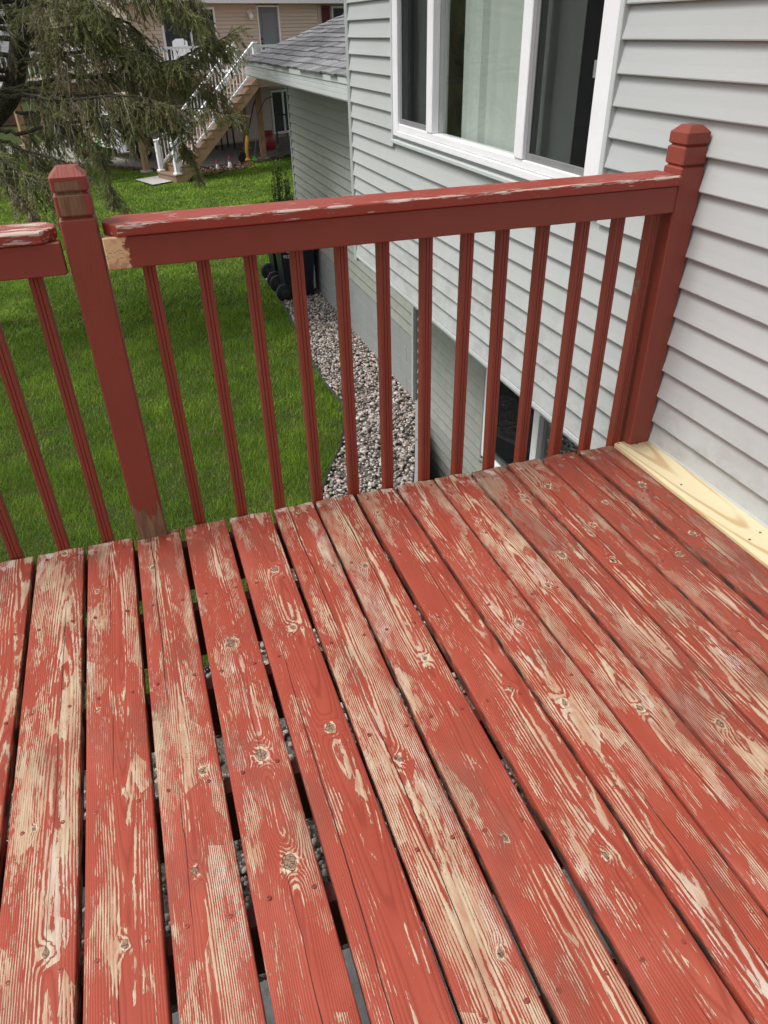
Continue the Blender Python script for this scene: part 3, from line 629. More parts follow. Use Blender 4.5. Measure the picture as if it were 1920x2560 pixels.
# wing eave and roof; the eave runs along y at x = 2.58
EX, EY0, EY1, EZT, EZB = 2.58, 4.19, 9.85, 1.078, 0.905
hp(MB().box(EX, XW + 0.04, EY0, EY1 - 0.02, EZB - 0.012, EZB).build('soffit', M_FASC))
for (ya, yb) in ((EY0, 5.78), (5.783, 7.30), (7.303, EY1)):
    fb = MB()
    for k, (za, zb_, pr) in enumerate(((EZB, EZB + 0.040, 0.012), (EZB + 0.042, EZB + 0.080, 0.010), (EZB + 0.082, EZB + 0.118, 0.008), (EZB + 0.1205, EZT - 0.004, 0.016))):
        fb.box(EX - pr, EX + 0.02, ya, yb, za, zb_, c=0.002)
    hp(fb.build('fascia', M_FASC))
SL = math.atan2(0.19, 0.565); cs, sn = math.cos(SL), math.sin(SL)
rf = MB(); P0 = (EX - 0.02, EZT); L = 4.2
rf.prism([(P0[0], P0[1]), (P0[0] + L * cs, P0[1] + L * sn), (P0[0] + L * cs, P0[1] + L * sn - 0.06), (P0[0] + 0.06, P0[1] - 0.02)], 'y', EY0, EY1)
roof = hp(rf.build('roof', M_FASC))
sh_cache = []
for k in range(6):
    wv = [0.20, 0.24, 0.27, 0.30, 0.34, 0.25][k]; lip = [0.0, 0.012, -0.006, 0.006, 0.015, 0.0][k]
    mb = MB().add([(-0.01 - lip, 0, 0.004), (0.155, 0, 0.002), (0.155, wv, 0.002), (-0.01 - lip, wv, 0.004), (-0.01 - lip, 0, 0.019), (0.155, 0, 0.003), (0.155, wv, 0.003), (-0.01 - lip, wv, 0.019)],
                  [(0, 3, 2, 1), (4, 5, 6, 7), (0, 1, 5, 4), (1, 2, 6, 5), (2, 3, 7, 6), (3, 0, 4, 7)])
    sh_cache.append((wv, mb.mesh('shingle', M_SHING)))
xr = 0.0; nsh = 0
for i in range(27):
    y = EY0 + random.uniform(-0.2, 0)
    while y < EY1 - 0.02 and i < 13:
        wv, me = random.choice(sh_cache)
        if y >= EY0 - 0.2 and y + wv <= EY1 + 0.03 or y > EY1 - 0.22:
            yy = min(y, EY1 + 0.015 - wv)
            if nsh < 290:
                o = link('shingle', me, roof, (P0[0] + xr * cs, max(yy, EY0 - 0.02), P0[1] + xr * sn + 0.001 + 0.0004 * (nsh % 3)), (0, -SL, 0)); nsh += 1
        y += wv + 0.002
    xr += 0.131
up = MB()                                                    # the courses higher up, out of the picture
for i in range(13, 32):
    x0 = i * 0.131 - 0.01
    if x0 + 0.14 > L: break
    for j in range(18): 
        a = EY0 + j * (EY1 - EY0) / 18; b = a + (EY1 - EY0) / 18 - 0.003
        q = lambda t, h: (P0[0] + t * cs - h * sn, P0[1] + t * sn + h * cs)
        (xa, za), (xb, zb_), (xc, zc) = q(x0, 0.012), q(x0 + 0.14, 0.003), q(x0, 0.003)
        up.add([(xa, a, za), (xb, a, zb_), (xb, b, zb_), (xa, b, za), (xc, a, zc), (xc, b, zc)], [(0, 1, 2, 3), (0, 3, 5, 4)])
up.build('shingle_course', M_SHING, roof, kind='stuff')

# ------------------------------------------------------------------ deck
deck = empty('deck', (0, -2, 0), label='raised deck of worn red boards with bare wood showing through', cat='deck')
DM = Matrix.Translation((0, 2, 0))
def dp(o): o.parent = deck; o.matrix_parent_inverse = DM; return o
def board_mesh(name, w, L, mat, th=0.038, warp=0.002, notch=None, nseg=26, r=0.004):
    """rounded section swept from y = 0 back to -L, with a little wander, cup and an uneven end"""
    h = w / 2; prof = []
    for cx, cz, a0 in ((h - r, -r, 0), (-h + r, -r, 90)):
        for k in range(4): a = R(a0 + k * 30); prof.append((cx + r * math.cos(a), cz + r * math.sin(a)))
    top = prof[3:5]; k0 = 4
    ins = [(h - r - (w - 2 * r) * t / 6, 0.0) for t in range(1, 6)]
    prof = prof[:4] + ins + prof[4:] + [(-h, -th), (h, -th)]
    n = len(prof); ph = random.uniform(0, 6); cup = random.uniform(-0.0012, 0.0018); mb = MB(); vs = []
    ys = [0.0, -0.003, -0.02] + [-0.02 - (L - 0.02) * i / nseg for i in range(1, nseg + 1)]
    for j, y in enumerate(ys):
        wx = warp * math.sin(y * 1.7 + ph) + warp * 0.4 * math.sin(y * 5 + ph * 2); wz = 0.0012 * math.sin(y * 2.3 + ph * 1.3)
        for (x, z) in prof:
            e = -0.0025 * math.sin(x * 70 + ph) - 0.002 * math.sin(x * 23 + ph * 3) if j < 2 else 0
            s_ = 0.985 if j == 0 else 1.0
            vs.append((x * s_ + wx, y + e, (z * (1 if z < -0.02 else 1) - (0.0025 if j == 0 and z > -0.01 else 0)) + wz + cup * (1 - (x / h) ** 2)))
    fs = [tuple(range(n))] + [((i + 1) * n + k, (i + 1) * n + (k + 1) % n, i * n + (k + 1) % n, i * n + k) for i in range(len(ys) - 1) for k in range(n)]
    fs.append(tuple(range(len(ys) * n - 1, (len(ys) - 1) * n - 1, -1)))
    mb.add(vs, fs); me = mb.mesh(name, mat, True)
    if notch:
        bm = bmesh.new(); bm.from_mesh(me)
        for co, no in (((notch[0], 0, 0), (1, 0, 0)), ((0, notch[1], 0), (0, 1, 0))):
            bmesh.ops.bisect_plane(bm, geom=bm.verts[:] + bm.edges[:] + bm.faces[:], plane_co=co, plane_no=no)
        if notch[2] > 0: dele = [f for f in bm.faces if f.calc_center_median().x > notch[0] - 1e-5 and f.calc_center_median().y > notch[1] - 1e-5]
        else: dele = [f for f in bm.faces if f.calc_center_median().x < notch[0] + 1e-5 and f.calc_center_median().y > notch[1] - 1e-5]
        bmesh.ops.delete(bm, geom=dele, context='FACES')
        bmesh.ops.holes_fill(bm, edges=[e for e in bm.edges if e.is_boundary], sides=0)
        bmesh.ops.recalc_face_normals(bm, faces=bm.faces); bm.to_mesh(me); bm.free()
    return me
# left edge, right edge, wear, grey, pith depth, pith offset, knots (x across, y along, size)
BD = [(-0.002, 0.137, 0.30, 0.02, 0.07, 0.06, [(-0.02, -0.6, .010)]),
      (0.149, 0.292, 0.42, 0.05, 0.06, 0.03, [(0.022, -1.33, .011), (-0.015, -1.05, .007), (0.01, -0.02, .01)]),
      (0.305, 0.447, 0.30, 0.04, 0.020, 0.015, [(0.005, -1.36, .009), (-0.04, -0.75, .006), (-0.045, -0.26, .009)]),
      (0.462, 0.603, 0.39, 0.04, 0.018, -0.005, [(-0.012, -1.26, .012), (0.030, -1.02, .011), (-0.03, -0.20, .010)]),
      (0.620, 0.760, 0.24, 0.06, 0.015, 0.010, [(0.012, -1.30, .021), (0.004, -1.02, .020), (-0.006, -0.62, .021)]),
      (0.774, 0.914, 0.20, 0.06, 0.045, 0.03, [(0.028, -1.00, .015), (0.018, -0.62, .012), (0.02, -0.34, .013)]),
      (0.927, 1.067, 0.43, 0.08, 0.030, -0.01, [(0.000, -1.14, .012), (0.035, -1.6, .01), (0.01, -0.05, .006)]),
      (1.080, 1.220, 0.33, 0.08, 0.035, 0.02, [(-0.012, -0.42, .012), (0.02, -0.86, .011), (-0.01, -1.4, .010)]),
      (1.237, 1.379, 0.25, 0.16, 0.08, 0.05, [(0.03, -1.03, .009), (-0.04, -0.14, .010), (0.01, -1.5, .01)]),
      (1.392, 1.533, 0.38, 0.10, 0.04, -0.02, [(0.01, -0.82, .013), (-0.02, -1.12, .012), (0.02, -0.46, .008)]),
      (1.541, 1.677, 0.36, 0.14, 0.05, 0.00, [(0.02, -0.70, .010), (0.00, -1.2, .011), (-0.03, -0.31, .009)]),
      (1.690, 1.829, 0.38, 0.50, 0.04, 0.03, [(-0.015, -0.58, .016), (0.03, -0.22, .010), (0.0, -1.3, .012)]),
      (1.841, 1.980, 0.40, 0.34, 0.05, -0.03, [(0.000, -0.20, .014), (0.02, -0.47, .012), (-0.03, -0.66, .01)]),
      (1.995, 2.136, 0.22, 0.50, 0.05, 0.02, [(-0.02, -0.36, .012), (0.03, -0.7, .013), (0.01, -1.2, .01)]),
      (2.155, 2.301, 0.28, 0.62, 0.025, 0.00, [(0.01, -0.30, .016), (-0.02, -0.62, .014), (0.0, -1.1, .01)])]
for i in range(1, 20): BD.insert(0, (-0.002 - i * 0.154, 0.138 - i * 0.154, 0.36, 0.05, 0.05, 0.02, [(0.01, -0.5, .012), (0.02, -1.2, .012), (-0.02, -1.9, .012)]))
JY = [-0.045, -0.385, -0.716, -1.050, -1.367, -1.69, -2.02, -2.36, -2.70, -3.04, -3.38]
scr_me = MB().lathe([(0.0044, -0.004), (0.0050, 0.0006), (0.0045, 0.0016), (0.0026, 0.0019), (0.0018, 0.0006)], n=10).mesh('screw', M_SCREW, True)
for i, (a, b, wear, grey, pd, px, kn) in enumerate(BD):
    w_ = b - a; post = abs(a - 0.462) < 0.001
    me = board_mesh('deck_board', w_, 3.6, M_DECK, notch=(0.030, -0.029, -1) if post else None)
    o = dp(link('deck_board', me, loc=((a + b) / 2, random.uniform(-0.003, 0.003), random.uniform(-0.0015, 0.0015))))
    setp(o, seed=i * 3.17 + 0.4, wear=wear, grey=grey, pith=(px, pd, random.choice((-1, 1)) * random.uniform(0.004, 0.02)), crack=random.uniform(-0.03, 0.03))
    for nm, k in zip(('ka', 'kb', 'kc'), kn): o[nm] = k
    if 18 <= i:
        for jy in JY[:7]:
            for sx in (-1, 1):
                x = sx * (w_ / 2 - 0.026) + random.uniform(-0.006, 0.006); y = jy + random.uniform(-0.006, 0.006)
                if post and jy > -0.1 and x < 0.03: continue
                link('screw', scr_me, o, (x, y, 0.0004), (random.uniform(-.12, .12), random.uniform(-.12, .12), random.uniform(0, 3)))
nb_me = board_mesh('deck_board', 0.140, 3.6, M_NEW, th=0.036, warp=0.001, notch=(-0.022, -0.030, 1))
nbo = dp(link('deck_board', nb_me, loc=(2.3845, 0.006, 0.002), label='new unpainted pine board along the house wall'))
for x, y in ((-0.055, -0.012), (0.012, -0.04), (-0.02, -0.36), (0.03, -0.70), (-0.03, -0.72), (0.03, -1.05), (-0.03, -1.06)):
    MB().lathe([(0.0035, -0.003), (0.0040, 0.0008), (0.0025, 0.0012), (0.0014, 0.0003)], n=10).build('screw', M_STEEL, nbo, loc=(x, y, 0.0006))
for k, jy in enumerate(JY):
    dp(MB().box(-3.0, 2.45, jy - 0.019, jy + 0.019, -0.225, -0.041).build('rim_joist' if k == 0 else 'joist', M_JOIST))
dp(MB().box(-3.0, -2.96, -3.36, -0.07, -0.225, -0.041).build('rim_joist', M_JOIST))
for px_ in (-2.6, 0.515, 2.2):
    dp(MB().box(px_ - 0.07, px_ + 0.07, -2.9, -2.76, GZ - 0.05, -0.227, c=0.004).build('support_post', M_JOIST))
dp(MB().box(-2.9, 2.3, -2.885, -2.775, -0.40, -0.2285).build('beam', M_JOIST))

# ------------------------------------------------------------------ deck railing
rail = empty('deck_railing', (1.4, 0.02, 0), label='dark red wooden railing with grooved square balusters along the deck edge', cat='railing')
RMI = Matrix.Translation((-1.4, -0.02, 0))
def rp(o): o.parent = rail; o.matrix_parent_inverse = RMI; return o
def sq(h, z, c=0.004): return [(x * h - sx, y * h - sy, z) for x, y, sx, sy in ((-1, -1, -c, 0), (1, -1, c, 0), (1, -1, 0, -c), (1, 1, 0, c), (1, 1, c, 0), (-1, 1, -c, 0), (-1, 1, 0, c), (-1, -1, 0, -c))]
def post_mesh():
    h = 0.0455; g = 0.0085; lev = [(h, -0.9), (h, 1.0085), (h - g, 1.0155), (h, 1.0225), (h, 1.068), (h - g, 1.075), (h, 1.082), (h, 1.112), (h - 0.021, 1.133)]
    mb = MB(); vs = []
    for hh, z in lev: vs += sq(hh, z)
    n = 8; fs = [tuple(range(n))] + [(i * n + k, i * n + (k + 1) % n, (i + 1) * n + (k + 1) % n, (i + 1) * n + k) for i in range(len(lev) - 1) for k in range(n)]
    fs.append(tuple(range((len(lev) - 1) * n, len(lev) * n))); mb.add(vs, fs); return mb.mesh('post', M_POST)
pm = post_mesh()
PL, PR, PN = (0.469, 0.560), (2.364, 2.455), (-1.43, -1.339)
for (a, b), lab, worn in ((PL, 'post with paint worn to brown wood at its head and foot', 1.0), (PR, 'solid dark red corner post against the siding', 0.15), (PN, None, 0.4)):
    o = rp(link('post', pm, loc=((a + b) / 2, 0.0155, 0), worn=worn))
    if lab: o['label'] = lab
# balusters: 35 mm square with two grooves in the face towards the deck
def baluster_mesh():
    h = 0.0178; c = 0.002; d = 0.0026
    pf = [(-h, -h + c), (-h + c, -h), (-0.0066, -h), (-0.0050, -h + d), (-0.0034, -h), (0.0034, -h), (0.0050, -h + d), (0.0066, -h), (h - c, -h), (h, -h + c), (h, h - c), (h - c, h), (-h + c, h), (-h, h - c)]
    return MB().prism(pf, 'z', -0.21, 0.962).mesh('baluster', M_SM)
bmz = baluster_mesh()
BX = [0.082, 0.228, 0.368, 0.674, 0.821, 0.955, 1.094, 1.230, 1.362, 1.506, 1.638, 1.772, 1.906, 2.056, 2.191, 2.322] + [0.082 - 0.138 * k for k in range(1, 11)]
for x in BX: rp(link('baluster', bmz, loc=(x, 0.0235 + random.uniform(-0.001, 0.001), random.uniform(-0.004, 0)), rot=(random.uniform(-.003, .003), random.uniform(-.006, .006), random.uniform(-.03, .03))))
def rail_mesh(L): 
    return MB().box(0, L, -0.019, 0.019, 0, 0.0835, c=0.003).mesh('side_rail', M_RAIL)
rp(link('side_rail', rail_mesh(PR[0] - PL[1] - 0.006), loc=(PL[1] + 0.004, -0.0145, 0.8775), bare=0.055, label='rail with a bare cream patch where the paint is gone beside the post'))
rp(link('side_rail', rail_mesh(1.792), loc=(-1.333, -0.0145, 0.8775), bare=-1.0))
def cap_mesh(L, clipL, clipR):
    y0, y1, t, c = -0.0675, 0.0675, 0.030, 0.004; k = 0.045
    base = [(0, y0 + (k if clipL else 0)), (k * .8 if clipL else 0.0, y0), (L - (k * .8 if clipR else 0), y0), (L, y0 + (k if clipR else 0)), (L, y1 - (k if clipR else 0)), (L - (k * .8 if clipR else 0), y1), (k * .8 if clipL else 0, y1), (0, y1 - (k if clipL else 0))]
    cen = Vector((L / 2, 0)); N = 1
    def ring(ins, z): 
        out = []
        for (x, y) in base: out.append((min(max(x, ins), L - ins), min(max(y, y0 + ins), y1 - ins), z))
        return out
    lev = [ring(0.003, -t), ring(0, -t + 0.003), ring(0, -c), ring(c * 0.4, -c * 0.4), ring(c, 0)]
    vs = [p for r_ in lev for p in r_]; n = 8
    fs = [tuple(range(n - 1, -1, -1))] + [(i * n + q, i * n + (q + 1) % n, (i + 1) * n + (q + 1) % n, (i + 1) * n + q) for i in range(len(lev) - 1) for q in range(n)] + [tuple(range((len(lev) - 1) * n, len(lev) * n))]
    me = MB().add(vs, fs).mesh('cap_board', M_CAP)
    bm = bmesh.new(); bm.from_mesh(me); bmesh.ops.remove_doubles(bm, verts=bm.verts, dist=1e-5); bm.to_mesh(me); bm.free(); return me
rp(link('cap_board', cap_mesh(PR[0] - PL[1] - 0.012, True, False), loc=(PL[1] + 0.011, 0.0225, 0.9925), worn=0.0))
rp(link('cap_board', cap_mesh(1.785, True, True), loc=(-1.332, 0.0225, 0.9925), worn=0.10))

# ------------------------------------------------------------------ wheelie bins beside the wing
def bin_(y, label, text):
    t = empty('wheelie_bin', (2.76, y, GZ), label=label, cat='bin', group='wheelie bins beside the wing wall')
    b = MB(); lv = []
    for (x0, x1, hy, z) in ((-0.20, 0.20, 0.20, 0.05), (-0.21, 0.22, 0.21, 0.30), (-0.245, 0.27, 0.25, 0.93), (-0.265, 0.29, 0.27, 0.94), (-0.265, 0.29, 0.27, 0.99)):
        lv += [(x0, -hy, z), (x1, -hy, z), (x1, hy, z), (x0, hy, z)]
    b.add(lv, [(3, 2, 1, 0), (16, 17, 18, 19)] + [(i * 4 + k, i * 4 + (k + 1) % 4, i * 4 + 4 + (k + 1) % 4, i * 4 + 4 + k) for i in range(4) for k in range(4)])
    b.build('body', M_NAVY, t)
    MB().add([(-0.30, -0.29, 0.995), (0.31, -0.29, 0.995), (0.31, 0.29, 0.995), (-0.30, 0.29, 0.995), (-0.28, -0.26, 1.03), (0.28, -0.26, 1.05), (0.28, 0.26, 1.05), (-0.28, 0.26, 1.03)],
             [(3, 2, 1, 0), (4, 5, 6, 7), (0, 1, 5, 4), (1, 2, 6, 5), (2, 3, 7, 6), (3, 0, 4, 7)]).build('lid', M_NAVY, t)
    MB().tube([(-0.34, -0.2, 0.96), (-0.34, 0.2, 0.96)], 0.016, 8).bar((-0.27, -0.19, 0.95), (-0.34, -0.19, 0.96), 0.03, 0.03).bar((-0.27, 0.19, 0.95), (-0.34, 0.19, 0.96), 0.03, 0.03).build('handle', M_BLACK, t, True)
    for s in (-1, 1):
        wl = MB().lathe([(0.02, -0.028), (0.112, -0.028), (0.125, -0.018), (0.125, 0.018), (0.112, 0.028), (0.02, 0.028)], (-0.225, s * 0.245, 0.125), 24, 0, 'y').build('wheel', M_BLACK, t, True)
        MB().lathe([(0.05, -0.034), (0.06, -0.03), (0.06, 0.03), (0.05, 0.034)], (-0.225, s * 0.245, 0.125), 16, 0, 'y').build('hub', M_BLKM, wl, True)
    MB().tube([(-0.225, -0.24, 0.125), (-0.225, 0.24, 0.125)], 0.012, 8).build('axle', M_BLKM, t)
    if text:
        def txt(s, size, z, x):
            cu = bpy.data.curves.new('number_print', 'FONT'); cu.body = s; cu.size = size; cu.extrude = 0.0006; cu.align_x = 'CENTER'
            tmp = bpy.data.objects.new('tmp', cu); COL.objects.link(tmp); me = bpy.data.meshes.new_from_object(tmp.evaluated_get(bpy.context.evaluated_depsgraph_get()))
            bpy.data.objects.remove(tmp); me.materials.clear(); me.materials.append(M_WHITE); o = link('number_print', me, t)
            o.location = (x, -0.2315, z); o.rotation_euler = (R(90) + R(3.6), 0, 0)
        txt('952-469', 0.060, 0.600, -0.10)
        lg = MB(); n = 28
        pts = [(0.10 * math.cos(2 * math.pi * k / n) - 0.10, -0.2105 - 0.0635 * (0.72 + 0.045 * math.sin(2 * math.pi * k / n) - 0.30) - 0.0012, 0.72 + 0.045 * math.sin(2 * math.pi * k / n)) for k in range(n)]
        pin = [((p[0] + 0.10) * 0.82 - 0.10, p[1] - 0.0004, (p[2] - 0.72) * 0.70 + 0.72) for p in pts]
        lg.add(pts + pin, [(k, (k + 1) % n, n + (k + 1) % n, n + k) for k in range(n)]); lg.build('oval_mark', M_WHITE, t)
bin_(8.45, 'navy blue wheelie bin with a white phone number on its side, nearest the deck', True)
bin_(9.16, 'dark wheelie bin standing behind the one with the phone number', False)

# ------------------------------------------------------------------ small upright shrub at the wing corner
def leaf_cloud(n_, fn, size, mat, name, par, tints=None):
    c, d = fn(n_); n = len(c); s = size * RNG.uniform(0.6, 1.3, n)
    ax = RNG.normal(0, 1, (n, 3)); ax /= np.linalg.norm(ax, axis=1)[:, None]; sd = np.cross(d, ax); sd /= np.linalg.norm(sd, axis=1)[:, None] + 1e-6
    V = np.stack([c - sd * s[:, None] * 0.18, c + sd * s[:, None] * 0.18, c + d * s[:, None]], 1).reshape(-1, 3)
    return link(name, tri_mesh(name, V, 3, mat, {'rnd': RNG.uniform(0, 1, n)}), par)
shrub = empty('shrub', (2.98, 10.15, GZ), label='small dark evergreen shrub with upright shoots at the corner of the wing', cat='shrub')
stems = MB(); cs_, ds_ = [], []
for k in range(46):
    a = random.uniform(0, 6.283); r0 = random.uniform(0.02, 0.46) ; hgt = random.uniform(0.75, 1.45) * (1.15 - 0.8 * r0) + (0.22 if k % 7 == 0 else 0)
    p = [Vector((0.3 * r0 * math.cos(a), 0.3 * r0 * math.sin(a), 0)), Vector((r0 * 0.8 * math.cos(a), r0 * 0.8 * math.sin(a), hgt * 0.5)), Vector((r0 * 1.1 * math.cos(a), r0 * 1.1 * math.sin(a), hgt))]
    stems.tube(p, [0.008, 0.005, 0.002], 5)
    for j in range(170):
        t = random.uniform(0.18, 1.0); q = p[0].lerp(p[1], t * 2) if t < 0.5 else p[1].lerp(p[2], t * 2 - 1)
        dv = Vector((random.gauss(0, 1), random.gauss(0, 1), random.gauss(0.9, 0.6))).normalized(); cs_.append(q + dv * 0.006); ds_.append(dv)
stems.build('stem', M_BARK, shrub)
leaf_cloud(0, lambda n: (np.array(cs_), np.array(ds_)), 0.045, leaf_mat('shrub_leaves', (0.035, 0.055, 0.016), (0.115, 0.150, 0.040)), 'foliage', shrub)

# ------------------------------------------------------------------ spruce tree
BOUGH = [
 [(-0.064, 8.4, 1.739, .03), (-0.334, 8.2, 1.718, .03), (-1.3, 7.6, 1.5, .012)],
 [(-0.123, 8.5, 1.585, .035), (-0.402, 8.0, 1.55, .035), (-1.4, 7.3, 1.35, .01)],
 [(-0.268, 8.5, 1.152, .028), (-0.03, 8.2, 1.203, .024), (0.356, 7.8, 1.26, .018), (0.754, 7.5, 1.287, .012), (1.029, 7.3, 1.261, .006)],
 [(-0.438, 8.5, 0.887, .03), (-0.143, 8.3, 0.962, .028), (0.313, 8.0, 1.021, .026), (0.616, 7.9, 1.03, .022), (0.884, 7.7, 1.094, .018), (1.148, 7.5, 1.137, .012), (1.47, 7.3, 1.169, .006)],
 [(-0.582, 8.3, 0.911, .03), (-0.232, 8.1, 0.896, .03), (0.156, 7.8, 0.874, .026), (0.702, 7.5, 0.861, .02), (1.019, 7.3, 0.792, .012), (1.321, 7.2, 0.611, .005)],
 [(-0.56, 8.0, 0.879, .03), (-0.14, 7.8, 0.855, .026), (0.192, 7.6, 0.823, .022), (0.573, 7.4, 0.85, .014), (0.902, 7.2, 0.859, .008), (1.249, 7.0, 0.775, .004)],
 [(-0.685, 8.2, 0.524, .024), (-0.417, 8.0, 0.508, .022), (-0.008, 7.8, 0.562, .018), (0.352, 7.6, 0.621, .012), (0.61, 7.4, 0.641, .008), (0.844, 7.3, 0.556, .004)],
 [(0.884, 7.72, 1.094, .014), (1.174, 7.9, 0.968, .02), (1.361, 7.8, 1.052, .018), (1.53, 7.7, 1.177, .014), (1.733, 7.6, 1.268, .008), (2.069, 7.5, 1.392, .004)],
 [(-0.85, 7.8, 0.45, .016), (-0.654, 7.2, 0.408, .012), (-0.41, 7.0, 0.245, .01), (-0.229, 6.9, 0.162, .008), (-0.073, 6.8, 0.057, .004)],
 [(-0.9, 7.6, 0.40, .012), (-0.633, 7.0, 0.279, .008), (-0.477, 6.8, 0.086, .007), (-0.388, 6.7, -0.04, .005), (-0.332, 6.6, -0.144, .003)],
 [(0.573, 7.4, 0.85, .012), (0.885, 7.2, 0.777, .01), (1.245, 7.1, 0.708, .008), (1.664, 7.0, 0.719, .005), (1.997, 7.0, 0.595, .003)],
 [(0.703, 7.5, 0.856, .01), (1.0, 7.4, 0.669, .008), (1.308, 7.3, 0.484, .006), (1.429, 7.2, 0.202, .004), (1.492, 7.2, 0.03, .002)],
 [(0.352, 7.6, 0.621, .007), (0.399, 7.3, 0.453, .006), (0.472, 7.2, 0.181, .005), (0.504, 7.1, -0.053, .004), (0.547, 7.0, -0.207, .003)],
 [(0.0, 8.45, 1.72, .026), (0.587, 8.2, 1.646, .022), (0.868, 8.0, 1.583, .018), (1.054, 7.8, 1.486, .013), (1.147, 7.7, 1.337, .008), (1.194, 7.6, 1.17, .004)],
 [(0.025, 8.4, 1.888, .03), (0.626, 8.0, 1.974, .026), (1.18, 7.7, 1.922, .018), (1.634, 7.5, 1.773, .01), (1.841, 7.4, 1.558, .004)],
 [(0.073, 8.4, 2.061, .03), (0.58, 7.8, 2.096, .026), (1.027, 7.4, 2.005, .018), (1.375, 7.2, 1.83, .01), (1.646, 7.1, 1.59, .004)],
 [(0.884, 7.72, 1.094, .014), (1.222, 8.1, 1.158, .012), (1.496, 8.0, 0.953, .01), (1.8, 7.9, 0.886, .006), (1.972, 7.9, 0.776, .003)],
 [(-0.401, 8.4, 0.679, .02), (-0.036, 8.0, 0.652, .014), (0.276, 7.8, 0.491, .01), (0.449, 7.6, 0.297, .005)],
 [(-0.8, 8.4, 0.45, .022), (-0.606, 8.0, 0.437, .02), (-0.352, 7.7, 0.353, .014), (-0.067, 7.5, 0.278, .01), (0.164, 7.4, 0.175, .005)],
 [(-0.139, 8.5, 1.419, .03), (0.216, 8.0, 1.467, .02), (0.626, 7.7, 1.44, .014), (1.001, 7.5, 1.288, .006)]]
BOUGH += [
 [(-0.05, 8.4, 1.95, .026), (0.15, 7.9, 1.97, .02), (0.45, 7.5, 1.87, .014), (0.75, 7.2, 1.65, .004)],
 [(-0.1, 8.5, 1.58, .024), (0.1, 7.9, 1.70, .018), (0.4, 7.6, 1.66, .012), (0.72, 7.4, 1.50, .004)]]
TRUNK = [(-1.75, 8.7, GZ - 0.1, .20), (-1.50, 8.68, -0.9, .155), (-1.093, 8.6, 0.186, .125), (-0.762, 8.6, 0.555, .118), (-0.473, 8.6, 0.793, .112), (-0.299, 8.6, 1.071, .108), (-0.178, 8.6, 1.382, .105), (-0.024, 8.6, 1.756, .10), (0.066, 8.6, 2.115, .097), (0.231, 8.6, 2.79, .09), (0.30, 8.6, 4.2, .07), (0.32, 8.6, 6.0, .045), (0.33, 8.6, 8.2, .012)]
spruce = empty('spruce_tree', (-1.75, 8.7, GZ), label='spruce with a leaning trunk and drooping olive green branches hung with cones', cat='tree')
SPM = Matrix.Translation((1.75, -8.7, -GZ))
def sp(o): o.parent = spruce; o.matrix_parent_inverse = SPM; return o
def smooth_path(pts, sub=5):
    P = np.array(pts, float); out = []
    for i in range(len(P) - 1):
        p0, p1, p2, p3 = P[max(i - 1, 0)], P[i], P[i + 1], P[min(i + 2, len(P) - 1)]
        for t in np.linspace(0, 1, sub, endpoint=False):
            out.append(0.5 * ((2 * p1) + (-p0 + p2) * t + (2 * p0 - 5 * p1 + 4 * p2 - p3) * t * t + (-p0 + 3 * p1 - 3 * p2 + p3) * t ** 3))
    out.append(P[-1]); return np.array(out)
tk = smooth_path(TRUNK, 4); sp(MB().tube(tk[:, :3].tolist(), tk[:, 3].tolist(), 14).build('trunk', M_BARK, None, True))
for k in range(58):                                          # the rest of the crown, away from the deck and higher up
    z = random.uniform(0.7, 6.6); t = min(1, max(0, (z - 0.7) / 6.5)); a = random.uniform(0, 6.283)
    i = int(np.argmin(np.abs(tk[:, 2] - z))); b0 = tk[i, :3]; Lb = (2.7 - 2.0 * t) * random.uniform(0.75, 1.1)
    d = np.array([math.cos(a), math.sin(a), 0.0])
    if z < 2.7 and d[0] > -0.25 : d[0] = -abs(d[0]) - 0.3; d /= np.linalg.norm(d)
    BOUGH.append([(*b0, .03), (*(b0 + d * Lb * 0.35 + np.array([0, 0, 0.05])), .02), (*(b0 + d * Lb * 0.7 + np.array([0, 0, -0.12])), .011), (*(b0 + d * Lb + np.array([0, 0, -0.35])), .003)])
nd_c, nd_d, nd_t, nd_s, tw, cones = [], [], [], [], [], []
